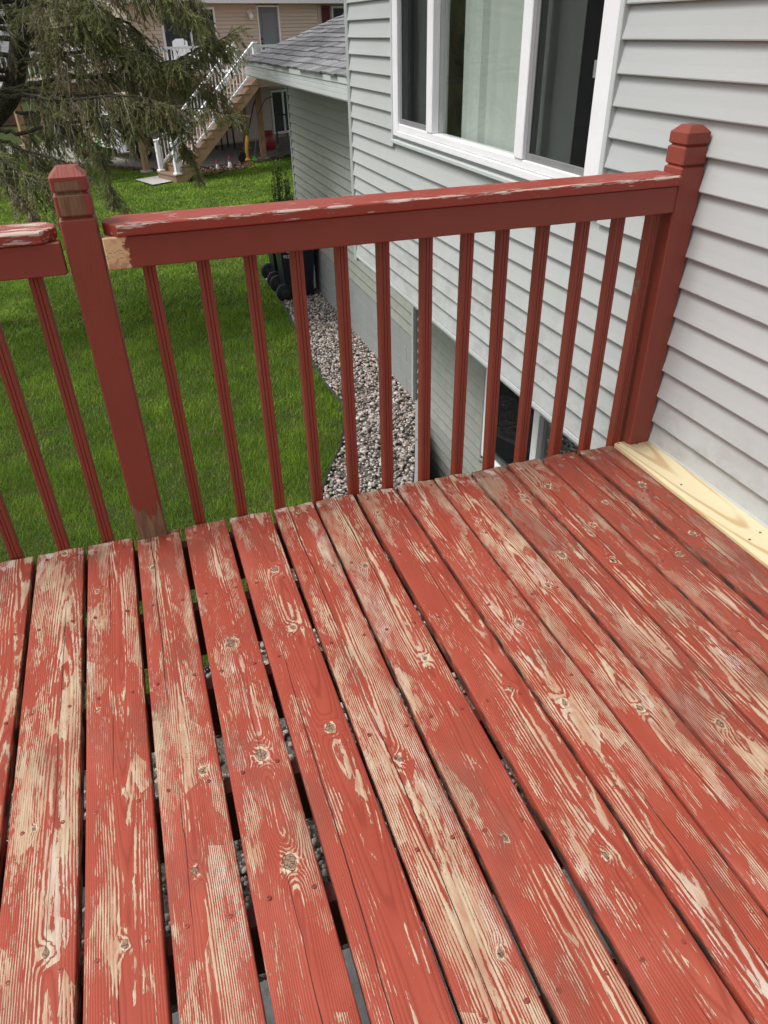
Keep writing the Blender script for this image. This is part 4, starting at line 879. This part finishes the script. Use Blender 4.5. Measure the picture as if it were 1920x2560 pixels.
for bi, bo in enumerate(BOUGH):
    path = smooth_path(bo, 5); wig = RNG.normal(0, 0.008, path[:, :3].shape); wig[0] = 0; path[:, :3] += wig
    sp(MB().tube(path[:, :3].tolist(), np.maximum(path[:, 3], 0.003).tolist(), 7).build('branch', M_BARK, None, True))
    seg = np.linalg.norm(np.diff(path[:, :3], axis=0), axis=1); cum = np.concatenate([[0], np.cumsum(seg)]); Lb = cum[-1]
    main = bi < 22; thin = bo[0][3] < 0.013
    nb_ = int(Lb * ((56 if not thin else 30) if main else 24)); tint0 = random.uniform(0.15, 0.75)
    for s in np.sort(RNG.uniform(0.16 * Lb if main and not thin else 0.25 * Lb, Lb, nb_)):
        j = min(np.searchsorted(cum, s) - 1, len(seg) - 1); f = (s - cum[j]) / seg[j]; p = path[j, :3] * (1 - f) + path[j + 1, :3] * f
        tg = (path[j + 1, :3] - path[j, :3]) / seg[j]; u = s / Lb
        if main and not thin and u < 0.35 and RNG.random() < 0.4: continue
        lat = np.cross(tg, [0, 0, 1.0]); lat /= np.linalg.norm(lat) + 1e-6
        d = tg * RNG.uniform(0.3, 1.0) + lat * RNG.normal(0, 0.75) + np.array([0, 0, RNG.normal(-0.25, 0.25)]); d /= np.linalg.norm(d)
        ln = RNG.uniform(0.15, 0.58) * (1.0 if not thin else 0.45) * (1 if u < 0.8 else 0.7); ns = 6; tint = np.clip(tint0 + RNG.normal(0, 0.28), 0, 1)
        bare = RNG.random() < (0.34 if u < 0.7 else 0.12)
        q = p.copy(); st = ln / ns; pts_ = [q.copy()]
        for k in range(ns):
            d = d + np.array([0, 0, -0.22]) + RNG.normal(0, 0.10, 3); d /= np.linalg.norm(d); q = q + d * st; pts_.append(q.copy())
            if not bare:
                nn = int(st * 200); tt = RNG.uniform(0, 1, nn)[:, None]; nd_c.append(q - d * st * tt); nd_d.append(np.repeat(d[None], nn, 0)); nd_t.append(np.full(nn, tint)); nd_s.append(np.full(nn, k / ns))
            for side in (-1, 1):
                if RNG.random() < (0.78 if not bare else 0.4):
                    sl = RNG.uniform(0.06, 0.17) * (1.1 - 0.5 * k / ns); sdv = d * 0.8 + side * lat * RNG.uniform(0.3, 0.9) + RNG.normal(0, 0.25, 3) + np.array([0, 0, -0.15]); sdv /= np.linalg.norm(sdv)
                    tw.append((q, q + sdv * sl, 0.0013))
                    if not bare:
                        nn = int(sl * 210); tt = RNG.uniform(0.1, 1.05, nn)[:, None]; nd_c.append(q + sdv * sl * tt); nd_d.append(np.repeat(sdv[None], nn, 0)); nd_t.append(np.full(nn, np.clip(tint + RNG.normal(0, 0.1), 0, 1))); nd_s.append(np.full(nn, k / ns + 0.15))
        for k in range(ns): tw.append((pts_[k], pts_[k + 1], 0.0021 - 0.0002 * k))
        if main and not thin and RNG.random() < 0.10 and len(cones) < 120: cones.append(q)
C = np.concatenate(nd_c); D = np.concatenate(nd_d); T = np.concatenate(nd_t); TP = np.concatenate(nd_s); n = len(C)
rd = RNG.normal(0, 1, (n, 3)); rd -= D * np.sum(rd * D, 1)[:, None]; rd /= np.linalg.norm(rd, axis=1)[:, None] + 1e-6
dr = D * 0.75 + rd * 0.65; ln = RNG.uniform(0.018, 0.034, n)[:, None]; wv = np.cross(dr, rd + 0.3); wv /= np.linalg.norm(wv, axis=1)[:, None] + 1e-6; wv *= 0.0042
V = np.stack([C - wv, C + wv, C + dr * ln], 1).reshape(-1, 3)
sp(link('foliage', tri_mesh('foliage', V, 3, M_NEEDLE, {'rnd': np.clip(RNG.uniform(0, 0.65, n) + 0.4 * TP, 0, 1), 'tint': T}), None))
A = np.array([t[0] for t in tw]); B = np.array([t[1] for t in tw]); rr = np.array([t[2] for t in tw])[:, None] * 1.45
dd = B - A; s1 = np.cross(dd, [0.3, 0.9, 0.2]); s1 /= np.linalg.norm(s1, axis=1)[:, None] + 1e-9; s2 = np.cross(dd, s1); s2 /= np.linalg.norm(s2, axis=1)[:, None] + 1e-9
q3 = [s1, -0.5 * s1 + 0.866 * s2, -0.5 * s1 - 0.866 * s2]
V = np.stack([A + q3[0] * rr, A + q3[1] * rr, A + q3[2] * rr, B + q3[0] * rr * .6, B + q3[1] * rr * .6, B + q3[2] * rr * .6], 1)
F = (np.array([(0, 1, 4, 3), (1, 2, 5, 4), (2, 0, 3, 5)])[None] + (np.arange(len(A)) * 6)[:, None, None]).reshape(-1, 4)
sp(link('twigs', tri_mesh('twigs', V.reshape(-1, 3), 4, M_TWIG, {'rnd': np.repeat(RNG.uniform(0, 1, len(A)), 3)}, False, F), None, kind='stuff'))
cone_me = MB().lathe([(0.004, 0), (0.011, -0.012), (0.0125, -0.03), (0.0115, -0.055), (0.007, -0.078), (0.002, -0.088)], n=8).mesh('cone', M_CONE)
for p in cones: sp(link('cone', cone_me, None, (float(p[0]), float(p[1]), float(p[2])), (random.uniform(-.3, .3), random.uniform(-.3, .3), 0)))

# ------------------------------------------------------------------ the neighbour's house, raised deck and steps (local frame: x along the facade, y away, z up from the lawn)
nh = empty('neighbour_house', (*nb(0, 0), GZ), NB_A, label='tan vinyl sided house behind the lawn with a grey door and maroon shutter', cat='house')
ZL = lambda z: z - GZ                                       # world height to local height
YW = 4.0
DOORX = (3.02, 3.82); LWX = (3.25, 4.25)
core = MB().box(-1.6, 2.98, YW + .012, 11, 0, ZL(2.5)).box(3.86, 5.60, YW + .012, 11, 0, ZL(2.5)).box(2.98, 3.86, YW + 0.09, 11, 0, ZL(2.5)).box(5.60, 11, YW + 0.25, 11, 0, ZL(2.5))
core.build('wall', M_TANT, nh)
def ncourse(x0, x1, yf, z0, e):
    p = [(yf, z0), (yf - 0.028, z0), (yf - 0.030, z0 + 0.004), (yf - 0.009, z0 + e * 0.75), (yf - 0.002, z0 + e + 0.002), (yf, z0 + e + 0.002)]
    MB().prism(p, 'x', x0, x1).build('siding_board', M_TAN, nh)
EN = 0.1065
for i in range(40):
    z0 = 0.06 + i * EN; zw = z0 + GZ
    if zw > 2.12: break
    if zw + EN > 0.40 and zw < 2.14: cuts = [(-1.6, DOORX[0] - 0.06), (DOORX[1] + 0.06, 5.53)]
    elif zw + EN > -1.75 and zw < -0.30: cuts = [(-1.6, LWX[0] - 0.05), (LWX[1] + 0.05, 5.53)]
    else: cuts = [(-1.6, 5.53)]
    for a, b in cuts: ncourse(a, b, YW + 0.01, z0, EN)
    ncourse(5.67, 5.90, YW + 0.25, z0, EN)
    if zw > 2.14 or zw + EN < 0.9: ncourse(5.90, 9.0, YW + 0.25, z0, EN)
    else: ncourse(7.4, 9.0, YW + 0.25, z0, EN)
MB().box(5.535, 5.665, YW - 0.02, YW + 0.06, 0.03, ZL(2.16), c=0.004).build('corner_post', M_TANT, nh)
MB().box(-1.68, -1.60, YW - 0.02, YW + 0.06, 0.03, ZL(2.16), c=0.004).build('corner_post', M_TANT, nh)
MB().box(-2.1, 11.4, YW - 0.45, YW + 0.3, ZL(2.185), ZL(2.20)).build('soffit', M_WHITE, nh)
MB().box(-2.1, 11.4, YW - 0.47, YW - 0.451, ZL(2.185), ZL(2.36), c=0.004).build('fascia', M_WHITE, nh)
MB().prism([(YW - 0.50, ZL(2.365)), (7.5, ZL(4.2)), (11.6, ZL(2.36)), (11.6, ZL(2.26)), (7.5, ZL(4.08)), (YW - 0.44, ZL(2.30))], 'x', -2.1, 11.4).build('roof', M_SHING, nh)
door = MB().box(DOORX[0] - 0.055, DOORX[0], YW - 0.025, YW + 0.08, ZL(0.40), ZL(2.14), c=0.004).box(DOORX[1], DOORX[1] + 0.055, YW - 0.025, YW + 0.08, ZL(0.40), ZL(2.14), c=0.004).box(DOORX[0], DOORX[1], YW - 0.025, YW + 0.08, ZL(2.09), ZL(2.14), c=0.004).build('door_frame', M_WHITE, nh)
dr_ = MB().box(DOORX[0] + .003, DOORX[1] - .003, YW + 0.03, YW + 0.075, ZL(0.41), ZL(2.085), c=0.004).build('door', M_GREYDOOR, nh)
MB().box(DOORX[0] + .14, DOORX[1] - .09, YW + 0.018, YW + 0.031, ZL(0.55), ZL(1.95), c=0.008).build('glass_panel', plain('dull_door_glass', (0.20, 0.22, 0.235), 0.15, 0.06, 2), dr_)
MB().lathe([(0.03, 0), (0.03, -0.03), (0.012, -0.05)], (DOORX[0] + .07, YW + 0.03, ZL(1.20)), 10, 0, 'y').box(DOORX[0] + .05, DOORX[0] + .09, YW, YW + 0.03, ZL(1.02), ZL(1.10), c=0.004).build('handle', M_BLKM, dr_)
lamp = MB().lathe([(0.05, 0), (0.05, -0.02)], (2.62, YW - 0.01, ZL(1.95)), 12, 0, 'y').tube([(2.62, YW - 0.03, ZL(1.95)), (2.62, YW - 0.14, ZL(2.03)), (2.62, YW - 0.16, ZL(1.95))], 0.012, 6).build('wall_lamp', M_WHITE, nh, True)
MB().lathe([(0.02, 0.10), (0.075, 0.05), (0.085, -0.02), (0.05, -0.09), (0.01, -0.11)], (2.62, YW - 0.16, ZL(1.84)), 12).build('lamp_shade', M_WHITE, lamp, True)
sh = MB().box(5.92, 6.28, YW + 0.205, YW + 0.235, ZL(1.0), ZL(2.13), c=0.004).build('shutter', M_SHUT, nh)
for k in range(24): MB().bar((5.96, YW + 0.20, ZL(1.06) + k * 0.043), (6.24, YW + 0.20, ZL(1.06) + k * 0.043), 0.012, 0.03, up=(0, -0.6, 0.8)).build('louvre', M_SHUT, sh)
w2 = MB().box(6.36, 6.42, YW + 0.19, YW + 0.25, ZL(0.95), ZL(2.13), c=0.004).box(7.34, 7.40, YW + 0.19, YW + 0.25, ZL(0.95), ZL(2.13), c=0.004).box(6.42, 7.34, YW + 0.19, YW + 0.25, ZL(2.06), ZL(2.13), c=0.004).box(6.42, 7.34, YW + 0.19, YW + 0.25, ZL(0.95), ZL(1.02), c=0.004).build('window', M_WHITE, nh)
MB().box(6.42, 7.34, YW + 0.22, YW + 0.226, ZL(1.02), ZL(2.06)).build('pane', plain('dim_window_glass', (0.035, 0.045, 0.05), 0.08, 0.2, 2), w2)
w3 = MB()
for a in ((LWX[0] - 0.05, LWX[0] + .02), (3.68, 3.76), (LWX[1] - .02, LWX[1] + .05)): w3.box(a[0], a[1], YW - 0.03, YW + 0.02, ZL(-1.72), ZL(-0.33), c=0.004)
w3.box(LWX[0] + .021, 3.679, YW - 0.03, YW + 0.02, ZL(-0.40), ZL(-0.33)).box(LWX[0] + .021, 3.679, YW - 0.03, YW + 0.02, ZL(-1.72), ZL(-1.64)).box(3.761, LWX[1] - .021, YW - 0.03, YW + 0.02, ZL(-0.40), ZL(-0.33)).box(3.761, LWX[1] - .021, YW - 0.03, YW + 0.02, ZL(-1.72), ZL(-1.64))
w3 = w3.build('window', M_WHITE, nh)
for a, b in ((LWX[0] + .02, 3.68), (3.76, LWX[1] - .02)): MB().box(a, b, YW, YW + 0.006, ZL(-1.64), ZL(-0.40)).build('pane', bpy.data.materials['dim_window_glass'], w3)
# sliding door at deck level, mostly behind the spruce
pdx = MB()
for a in (-0.62, 0.34, 1.26): pdx.box(a, a + 0.07, YW - 0.035, YW + 0.012, ZL(0.44), ZL(2.10), c=0.004)
pd_ = pdx.box(-0.549, 1.259, YW - 0.035, YW + 0.012, ZL(2.03), ZL(2.10)).build('sliding_door', M_WHITE, nh)
for a, b in ((-0.55, 0.34), (0.41, 1.26)): MB().box(a, b, YW - 0.022, YW - 0.016, ZL(0.46), ZL(2.03)).build('pane', bpy.data.materials['dim_window_glass'], pd_)

# raised deck
nd = empty('raised_deck', (*nb(0, 0), GZ), NB_A, label="neighbour's raised deck with brown fascia and white balustrade", cat='deck')
FZ = ZL(0.43)
MB().box(-1.12, 4.6, -1.70, YW - 0.05, FZ - 0.035, FZ).box(-7.0, -1.121, 0.30, YW - 0.05, FZ - 0.035, FZ).build('floor', M_COMP, nd)
MB().box(-1.12, 4.6, -1.73, -1.701, ZL(0.16), FZ + 0.004, c=0.003).build('fascia', M_COMP, nd)
MB().box(-7.0, -1.121, 0.27, 0.299, ZL(0.16), FZ + 0.004, c=0.003).build('fascia', M_COMP, nd)
MB().box(-1.149, -1.121, -1.73, 0.27, ZL(0.16), FZ + 0.004, c=0.003).build('fascia', M_COMP, nd)
MB().box(-0.15, 4.6, -0.09, 0.09, ZL(0.07) - 0.005, ZL(0.16) + 0.2, c=0.004).build('beam', M_WOOD, nd)
for k in range(10): MB().box(-1.0 + k * 0.6, -0.96 + k * 0.6, -1.69, 3.9, ZL(0.165), FZ - 0.037).build('joist', M_WOOD, nd)
for x, y in ((0.0, 0.0), (1.04, 2.5), (-3.6, 0.6), (-6.7, 0.6), (3.9, 0.0)):
    MB().box(x - 0.075, x + 0.075, y - 0.07, y + 0.07, 0.05, ZL(0.065) if y == 0 else ZL(0.16), c=0.006).build('post', M_WOOD, nd)
    MB().box(x - 0.13, x + 0.13, y - 0.13, y + 0.13, -0.05, 0.048, c=0.01).build('footing', M_CONC, nd)
bal_me = MB().box(-0.011, 0.011, -0.011, 0.011, 0, 1.0).mesh('baluster', M_WHITE)
def rail_run(a, b, z0a, z0b, h, par, nper=0.115, low=0.08):
    """white rail section between two points (local x, y), floor heights z0a, z0b"""
    a, b = Vector((*a, z0a)), Vector((*b, z0b)); L_ = (Vector((b.x, b.y, 0)) - Vector((a.x, a.y, 0))).length
    r_ = MB().bar(a + Vector((0, 0, h)), b + Vector((0, 0, h)), 0.07, 0.055).build('railing', M_WHITE, par)
    MB().bar(a + Vector((0, 0, low)), b + Vector((0, 0, low)), 0.045, 0.05).build('bottom_rail', M_WHITE, r_)
    n_ = max(2, int(L_ / nper))
    for k in range(1, n_):
        p = a.lerp(b, k / n_); o = link('baluster', bal_me, r_, (p.x, p.y, p.z + low)); o.scale = (1, 1, h - low)
    return r_
def newel(x, y, z0, z1, par):
    MB().box(x - 0.052, x + 0.052, y - 0.052, y + 0.052, z0, z1, c=0.006).box(x - 0.066, x + 0.066, y - 0.066, y + 0.066, z1 + 0.001, z1 + 0.03, c=0.008).box(x - 0.085, x + 0.085, y - 0.085, y + 0.085, z0, z0 + 0.05, c=0.01).build('newel_post', M_WHITE, par)
for x in (-7.0, -5.05, -3.1): newel(x, 0.33, FZ, ZL(1.13), nd)
for a, b in ((-7.0, -5.05), (-5.05, -3.1), (-3.1, -1.13)): rail_run((a, 0.33), (b, 0.33), FZ, FZ, 0.66, nd)
newel(-1.09, -0.76, FZ, ZL(1.13), nd); newel(-1.07, -1.68, FZ, ZL(1.15), nd); newel(1.2, -1.68, FZ, ZL(1.13), nd)
rail_run((-1.09, 0.33), (-1.09, -0.76), FZ, FZ, 0.66, nd); rail_run((-1.07, -1.68), (1.2, -1.68), FZ, FZ, 0.66, nd); rail_run((1.2, -1.68), (4.5, -1.68), FZ, FZ, 0.66, nd)
# steps
st = empty('deck_stairs', (*nb(-2.5, 1.2), GZ), NB_A, label='wooden steps with white handrails leading up to the raised deck', cat='stairs')
def sx(x): return x + 2.5
def sy(y): return y + 1.2
NST = 12; S0, S1 = -3.95, -1.15; RZ = (FZ) / NST; RN = (S1 - S0) / (NST - 1)
for yy in (-1.74, -0.80):
    poly = [(sx(-3.62), 0.0), (sx(-1.13), ZL(0.13)), (sx(-1.13), FZ - 0.04)]
    for k in range(NST - 1, 0, -1): poly += [(sx(S0 + (k - 1) * RN + 0.02), k * RZ - 0.034 if k == NST - 1 else k * RZ - 0.034)] if False else []
    poly += [(sx(S0 + 0.02), RZ * 0.9), (sx(S0 + 0.02), 0.0)]
    MB().prism(poly, 'y', sy(yy - 0.02), sy(yy + 0.02)).build('stringer', M_WOOD, st)
for k in range(NST - 1):
    x = sx(S0 + k * RN); z = (k + 1) * RZ
    MB().box(x - 0.025, x + RN + 0.01, sy(-1.775), sy(-0.765), z - 0.03, z, c=0.004).build('tread', M_COMP, st)
    MB().box(x, x + 0.018, sy(-1.765), sy(-0.775), k * RZ + 0.001, z - 0.031).build('riser', M_COMP, st)
for yy in (-1.70, -0.82):
    newel(sx(S0 + 0.09), sy(yy), RZ, ZL(-0.93), st)
    rail_run((sx(S0 + 0.09), sy(yy)), (sx(-1.10), sy(yy)), RZ + 0.02, FZ + 0.08, 0.66, st, 0.105, 0.10)
sheet('stair_pad', [nb(-4.5, 0.50), nb(-3.80, 0.42), nb(-3.86, 1.50), nb(-4.56, 1.62)], GZ + 0.03, M_CONC)

# ------------------------------------------------------------------ things around the patio
def at(s, n, z=0.0): return (*nb(s, n), GZ + z)
def gnome(s, n, h, label):
    t = empty('garden_gnome', at(s, n), NB_A + 2.8, label=label, cat='garden gnome', group='garden gnomes in the bed by the patio')
    MB().lathe([(0.07 * h, 0), (0.16 * h, 0.05 * h), (0.17 * h, 0.25 * h), (0.12 * h, 0.45 * h), (0.08 * h, 0.50 * h)], n=12).build('body', M_WHITE, t, True)
    MB().lathe([(0.05 * h, 0.46 * h), (0.10 * h, 0.53 * h), (0.105 * h, 0.60 * h), (0.07 * h, 0.66 * h)], n=12).build('face', M_SKIN, t, True)
    MB().lathe([(0.12 * h, 0.62 * h), (0.11 * h, 0.68 * h), (0.06 * h, 0.84 * h), (0.008 * h, 1.0 * h)], n=12).build('hat', M_REDP, t, True)
    MB().lathe([(0.005 * h, 0.30 * h), (0.07 * h, 0.42 * h), (0.09 * h, 0.54 * h), (0.05 * h, 0.57 * h)], (0, -0.06 * h, 0), 10).build('beard', M_WHITE, t, True)
gnome(-1.70, 0.78, 0.36, 'white bodied garden gnome with a red hat, nearest the yellow edger')
gnome(-2.02, 0.62, 0.27, 'smaller garden gnome with a red hat, nearest the steps')
ed = empty('lawn_edger', at(-0.72, 0.10), NB_A, label='yellow lawn edger with a black wheel leaning by the deck post', cat='lawn edger')
MB().lathe([(0.02, -0.03), (0.14, -0.03), (0.15, 0), (0.14, 0.03), (0.02, 0.03)], (-0.10, 0, 0.15), 18, 0, 'y').build('wheel', M_BLACK, ed, True)
MB().tube([(0.05, -0.02, 0.10), (0.06, -0.02, 0.35), (0.14, 0.02, 0.62), (0.16, 0.02, 0.70)], [0.05, 0.055, 0.06, 0.03], 10).build('motor_housing', M_YEL, ed, True)
MB().lathe([(0.09, 0), (0.10, 0.04), (0.05, 0.10)], (0.04, -0.03, 0.03), 12).build('blade_guard', M_YEL, ed, True)
MB().tube([(0.16, 0.02, 0.68), (0.55, 0.12, 1.45), (0.66, 0.14, 1.60)], 0.018, 8).build('shaft', M_BLKM, ed, True)
sg = empty('string_trimmer', at(-0.42, 0.10), NB_A, label='thin string trimmer with a green head leaning against the deck post', cat='string trimmer')
MB().tube([(0, -0.02, 0.10), (0.34, 0.03, 1.25)], 0.012, 8).build('shaft', M_ALU, sg, True)
MB().lathe([(0.10, 0.0), (0.11, 0.04), (0.04, 0.14)], (-0.02, -0.02, 0), 12).build('head', M_LIME, sg, True)
MB().tube([(0.32, 0.03, 1.22), (0.62, 0.02, 1.60), (0.95, 0.0, 1.66)], 0.013, 8).build('handle', M_REDP, sg, True)
tk_ = empty('gas_tank', at(1.32, -1.56, 0.01), NB_A, label='red gas tank standing on the patio behind the deck post', cat='gas tank')
MB().lathe([(0.15, 0), (0.19, 0.06), (0.20, 0.14), (0.20, 0.34), (0.16, 0.44), (0.06, 0.48)], n=18).build('body', M_REDP, tk_, True)
MB().lathe([(0.125, 0.44), (0.13, 0.44), (0.13, 0.56), (0.125, 0.56)], n=18).build('collar', M_REDP, tk_, True)
MB().lathe([(0.03, 0.47), (0.03, 0.53), (0.015, 0.56)], n=10).build('valve', M_ALU, tk_, True)
gr = empty('gas_grill', at(0.45, -2.9, 0.005), NB_A, label='black gas grill on legs in the shade under the raised deck', cat='grill')
MB().box(-0.28, 0.28, -0.24, 0.24, 0.62, 0.82, c=0.02).build('firebox', M_BLKM, gr)
MB().lathe([(0.24, -0.28), (0.25, -0.26), (0.25, 0.26), (0.24, 0.28)], (0, 0, 0.84), 20, 0, 'x').build('lid', M_BLKM, gr, True)
for x in (-0.24, 0.24):
    for y in (-0.2, 0.2): MB().box(x - 0.02, x + 0.02, y - 0.02, y + 0.02, 0, 0.619).build('leg', M_BLKM, gr)
MB().box(-0.56, -0.29, -0.2, 0.2, 0.78, 0.81, c=0.005).build('side_shelf', M_BLKM, gr)
# chain link fence
fe = empty('chain_link_fence', at(0.46, 0.16), NB_A - 0.5, label='black chain link fence between the deck post and the grey wing', cat='fence')
for x in (0.0, 1.15, 2.3): MB().tube([(x, 0, -0.1), (x, 0, 1.22)], 0.028, 10).lathe([(0.034, 1.22), (0.034, 1.25), (0.01, 1.28)], (x, 0, 0), 10).build('post', M_BLKM, fe, True)
MB().tube([(0, 0, 1.17), (2.3, 0, 1.17)], 0.02, 8).build('top_rail', M_BLKM, fe, True)
wr = MB(); k = -1.2
while k < 2.3:
    for dirn in (1, -1):
        x0, x1 = (k, k + 1.12) if dirn > 0 else (k + 1.12, k); z0, z1 = 0.03, 1.15
        t0 = max(0.0, (0 - min(x0, x1)) / 1.12); t1 = min(1.0, (2.3 - min(x0, x1)) / 1.12)
        if t1 <= t0: continue
        if dirn > 0: pa, pb = (k + 1.12 * t0, z0 + 1.12 * t0), (k + 1.12 * t1, z0 + 1.12 * t1)
        else: pa, pb = (k + 1.12 * t0, z1 - 1.12 * t0), (k + 1.12 * t1, z1 - 1.12 * t1)
        wr.bar((pa[0], 0.004 * dirn, pa[1]), (pb[0], 0.004 * dirn, pb[1]), 0.004, 0.004)
    k += 0.075
wr.build('wire_mesh', M_BLKM, fe, kind='stuff')
# utility trailer
tr = empty('utility_trailer', at(-2.55, -2.9, 0.0), NB_A, label='small white box trailer with a white rimmed wheel beside the steps', cat='trailer')
MB().box(-0.45, 0.65, 0.05, 2.1, 0.34, 1.25, c=0.03).build('body', M_WHITE, tr)
MB().box(-0.47, 0.67, 0.03, 2.12, 0.28, 0.339, c=0.006).build('chassis', M_WHITE, tr)
wl = MB().lathe([(0.17, -0.08), (0.27, -0.09), (0.30, -0.06), (0.30, 0.06), (0.27, 0.09), (0.17, 0.08)], (0.02, -0.07, 0.30), 24, 0, 'y').build('wheel', M_BLACK, tr, True)
MB().lathe([(0.05, -0.10), (0.12, -0.085), (0.175, -0.095), (0.175, 0.05)], (0.02, -0.07, 0.30), 20, 0, 'y').build('rim', M_WHITE, wl, True)
for k in range(5): MB().lathe([(0.014, 0), (0.014, -0.02)], (0.02 + 0.08 * math.cos(k * 1.2566), -0.165, 0.30 + 0.08 * math.sin(k * 1.2566)), 8, 0, 'y').build('wheel_nut', M_BLKM, wl)
MB().tube([(-0.35, -0.07, 0.36), (-0.32, -0.07, 0.58), (-0.16, -0.07, 0.67), (0.18, -0.07, 0.67), (0.34, -0.07, 0.58), (0.38, -0.07, 0.36)], 0.05, 6).build('mudguard', M_BLACK, tr, True)
MB().box(-0.45, -0.38, 0.015, 0.029, 0.29, 0.335, c=0.005).build('tail_light', M_REDP, tr)
# riding mower
mw = empty('riding_mower', at(-3.02, -4.9, 0.0), NB_A, label='small lime green riding mower parked on the patio behind the spruce', cat='mower'); mw.scale = (0.64, 0.64, 0.64)
MB().prism([(-0.05, 0.34), (0.75, 0.30), (0.82, 0.45), (0.70, 0.66), (0.10, 0.74), (-0.05, 0.60)], 'y', -0.24, 0.24).build('hood', M_LIME, mw)
MB().prism([(-0.85, 0.34), (-0.05, 0.30), (-0.05, 0.40), (-0.35, 0.44), (-0.45, 0.62), (-0.85, 0.60)], 'y', -0.30, 0.30).build('fender', M_LIME, mw)
MB().box(-0.70, -0.36, -0.2, 0.2, 0.63, 0.70, c=0.02).box(-0.76, -0.69, -0.2, 0.2, 0.66, 1.0, c=0.02).build('seat', M_BLACK, mw)
MB().tube([(0.0, 0, 0.66), (-0.16, 0, 0.88)], 0.02, 8).lathe([(0.15, 0.0), (0.17, 0.01), (0.15, 0.02)], (-0.17, 0, 0.88), 16).build('steering_wheel', M_BLACK, mw, True)
for x, r_ in ((-0.60, 0.25), (0.52, 0.18)):
    for y in (-0.40, 0.40): MB().lathe([(r_ * .4, -0.09), (r_ * .9, -0.10), (r_, -0.07), (r_, 0.07), (r_ * .9, 0.10), (r_ * .4, 0.09)], (x, y, r_), 20, 0, 'y').build('wheel', M_BLACK, mw, True)
MB().box(-0.25, 0.38, -0.50, 0.50, 0.10, 0.24, c=0.05).build('cutting_deck', M_LIME, mw)
# white plastic chair on the raised deck
ch = empty('plastic_chair', (*nb(-1.75, -0.95), GZ + FZ), NB_A + 2.6, label='white plastic garden chair on the raised deck behind the handrail', cat='chair')
MB().box(-0.22, 0.22, -0.21, 0.21, 0.40, 0.43, c=0.012).build('seat', M_WHITE, ch)
MB().prism([(-0.22, 0.44), (0.22, 0.44), (0.20, 0.80), (0.10, 0.86), (-0.10, 0.86), (-0.20, 0.80)], 'y', 0.20, 0.225).build('backrest', M_WHITE, ch)
for x in (-0.2, 0.2):
    for y in (-0.19, 0.21): MB().bar((x, y, 0.399), (x * 1.15, y * 1.15, 0.0), 0.04, 0.04).build('leg', M_WHITE, ch)
    MB().bar((x * 1.08, 0.21, 0.62), (x * 1.08, -0.19, 0.60), 0.05, 0.02).bar((x * 1.08, -0.19, 0.60), (x * 1.05, -0.19, 0.42), 0.04, 0.02).build('armrest', M_WHITE, ch)

# ------------------------------------------------------------------ far background
bh = empty('brick_house', (-5.6, 37.5, GZ), 0.15, label='brown brick house far off beyond the spruce trunk', cat='house')
MB().box(-4.0, 2.6, 0, 6, 0, 2.6).build('wall', M_BRICK, bh)
MB().prism([(-0.4, 2.55), (3.0, 4.6), (6.4, 2.55), (6.3, 2.4), (3.0, 4.4), (-0.3, 2.4)], 'x', -4.4, 3.0).build('roof', M_SHING, bh)
def far_trees():
    M_FAR = leaf_mat('far_tree_leaves', (0.045, 0.070, 0.020), (0.14, 0.17, 0.055))
    cs = []
    for k in range(70):
        x = -45 + 90 * k / 70 + random.uniform(-1, 1); y = 58 + random.uniform(-4, 8); h = random.uniform(6, 11); n = 1500
        u = RNG.normal(0, 1, (n, 3)); u /= np.linalg.norm(u, axis=1)[:, None]; r_ = RNG.uniform(0.35, 1, n)[:, None] ** 0.5
        cs.append(np.array([x, y, GZ + h * 0.5]) + u * r_ * np.array([2.2, 2.2, h * 0.5]) * (1 + 0.25 * np.sin(u[:, :1] * 7 + k)))
    c = np.concatenate(cs); n = len(c); a = RNG.normal(0, 1, (n, 3)); b = RNG.normal(0, 1, (n, 3))
    a *= 0.22 / np.linalg.norm(a, axis=1)[:, None]; b *= 0.22 / np.linalg.norm(b, axis=1)[:, None]
    link('far_trees', tri_mesh('far_trees', np.stack([c - a, c + b, c + a], 1).reshape(-1, 3), 3, M_FAR, {'rnd': RNG.uniform(0, 1, n)}), kind='stuff', label='belt of trees far beyond the gardens')
far_trees()
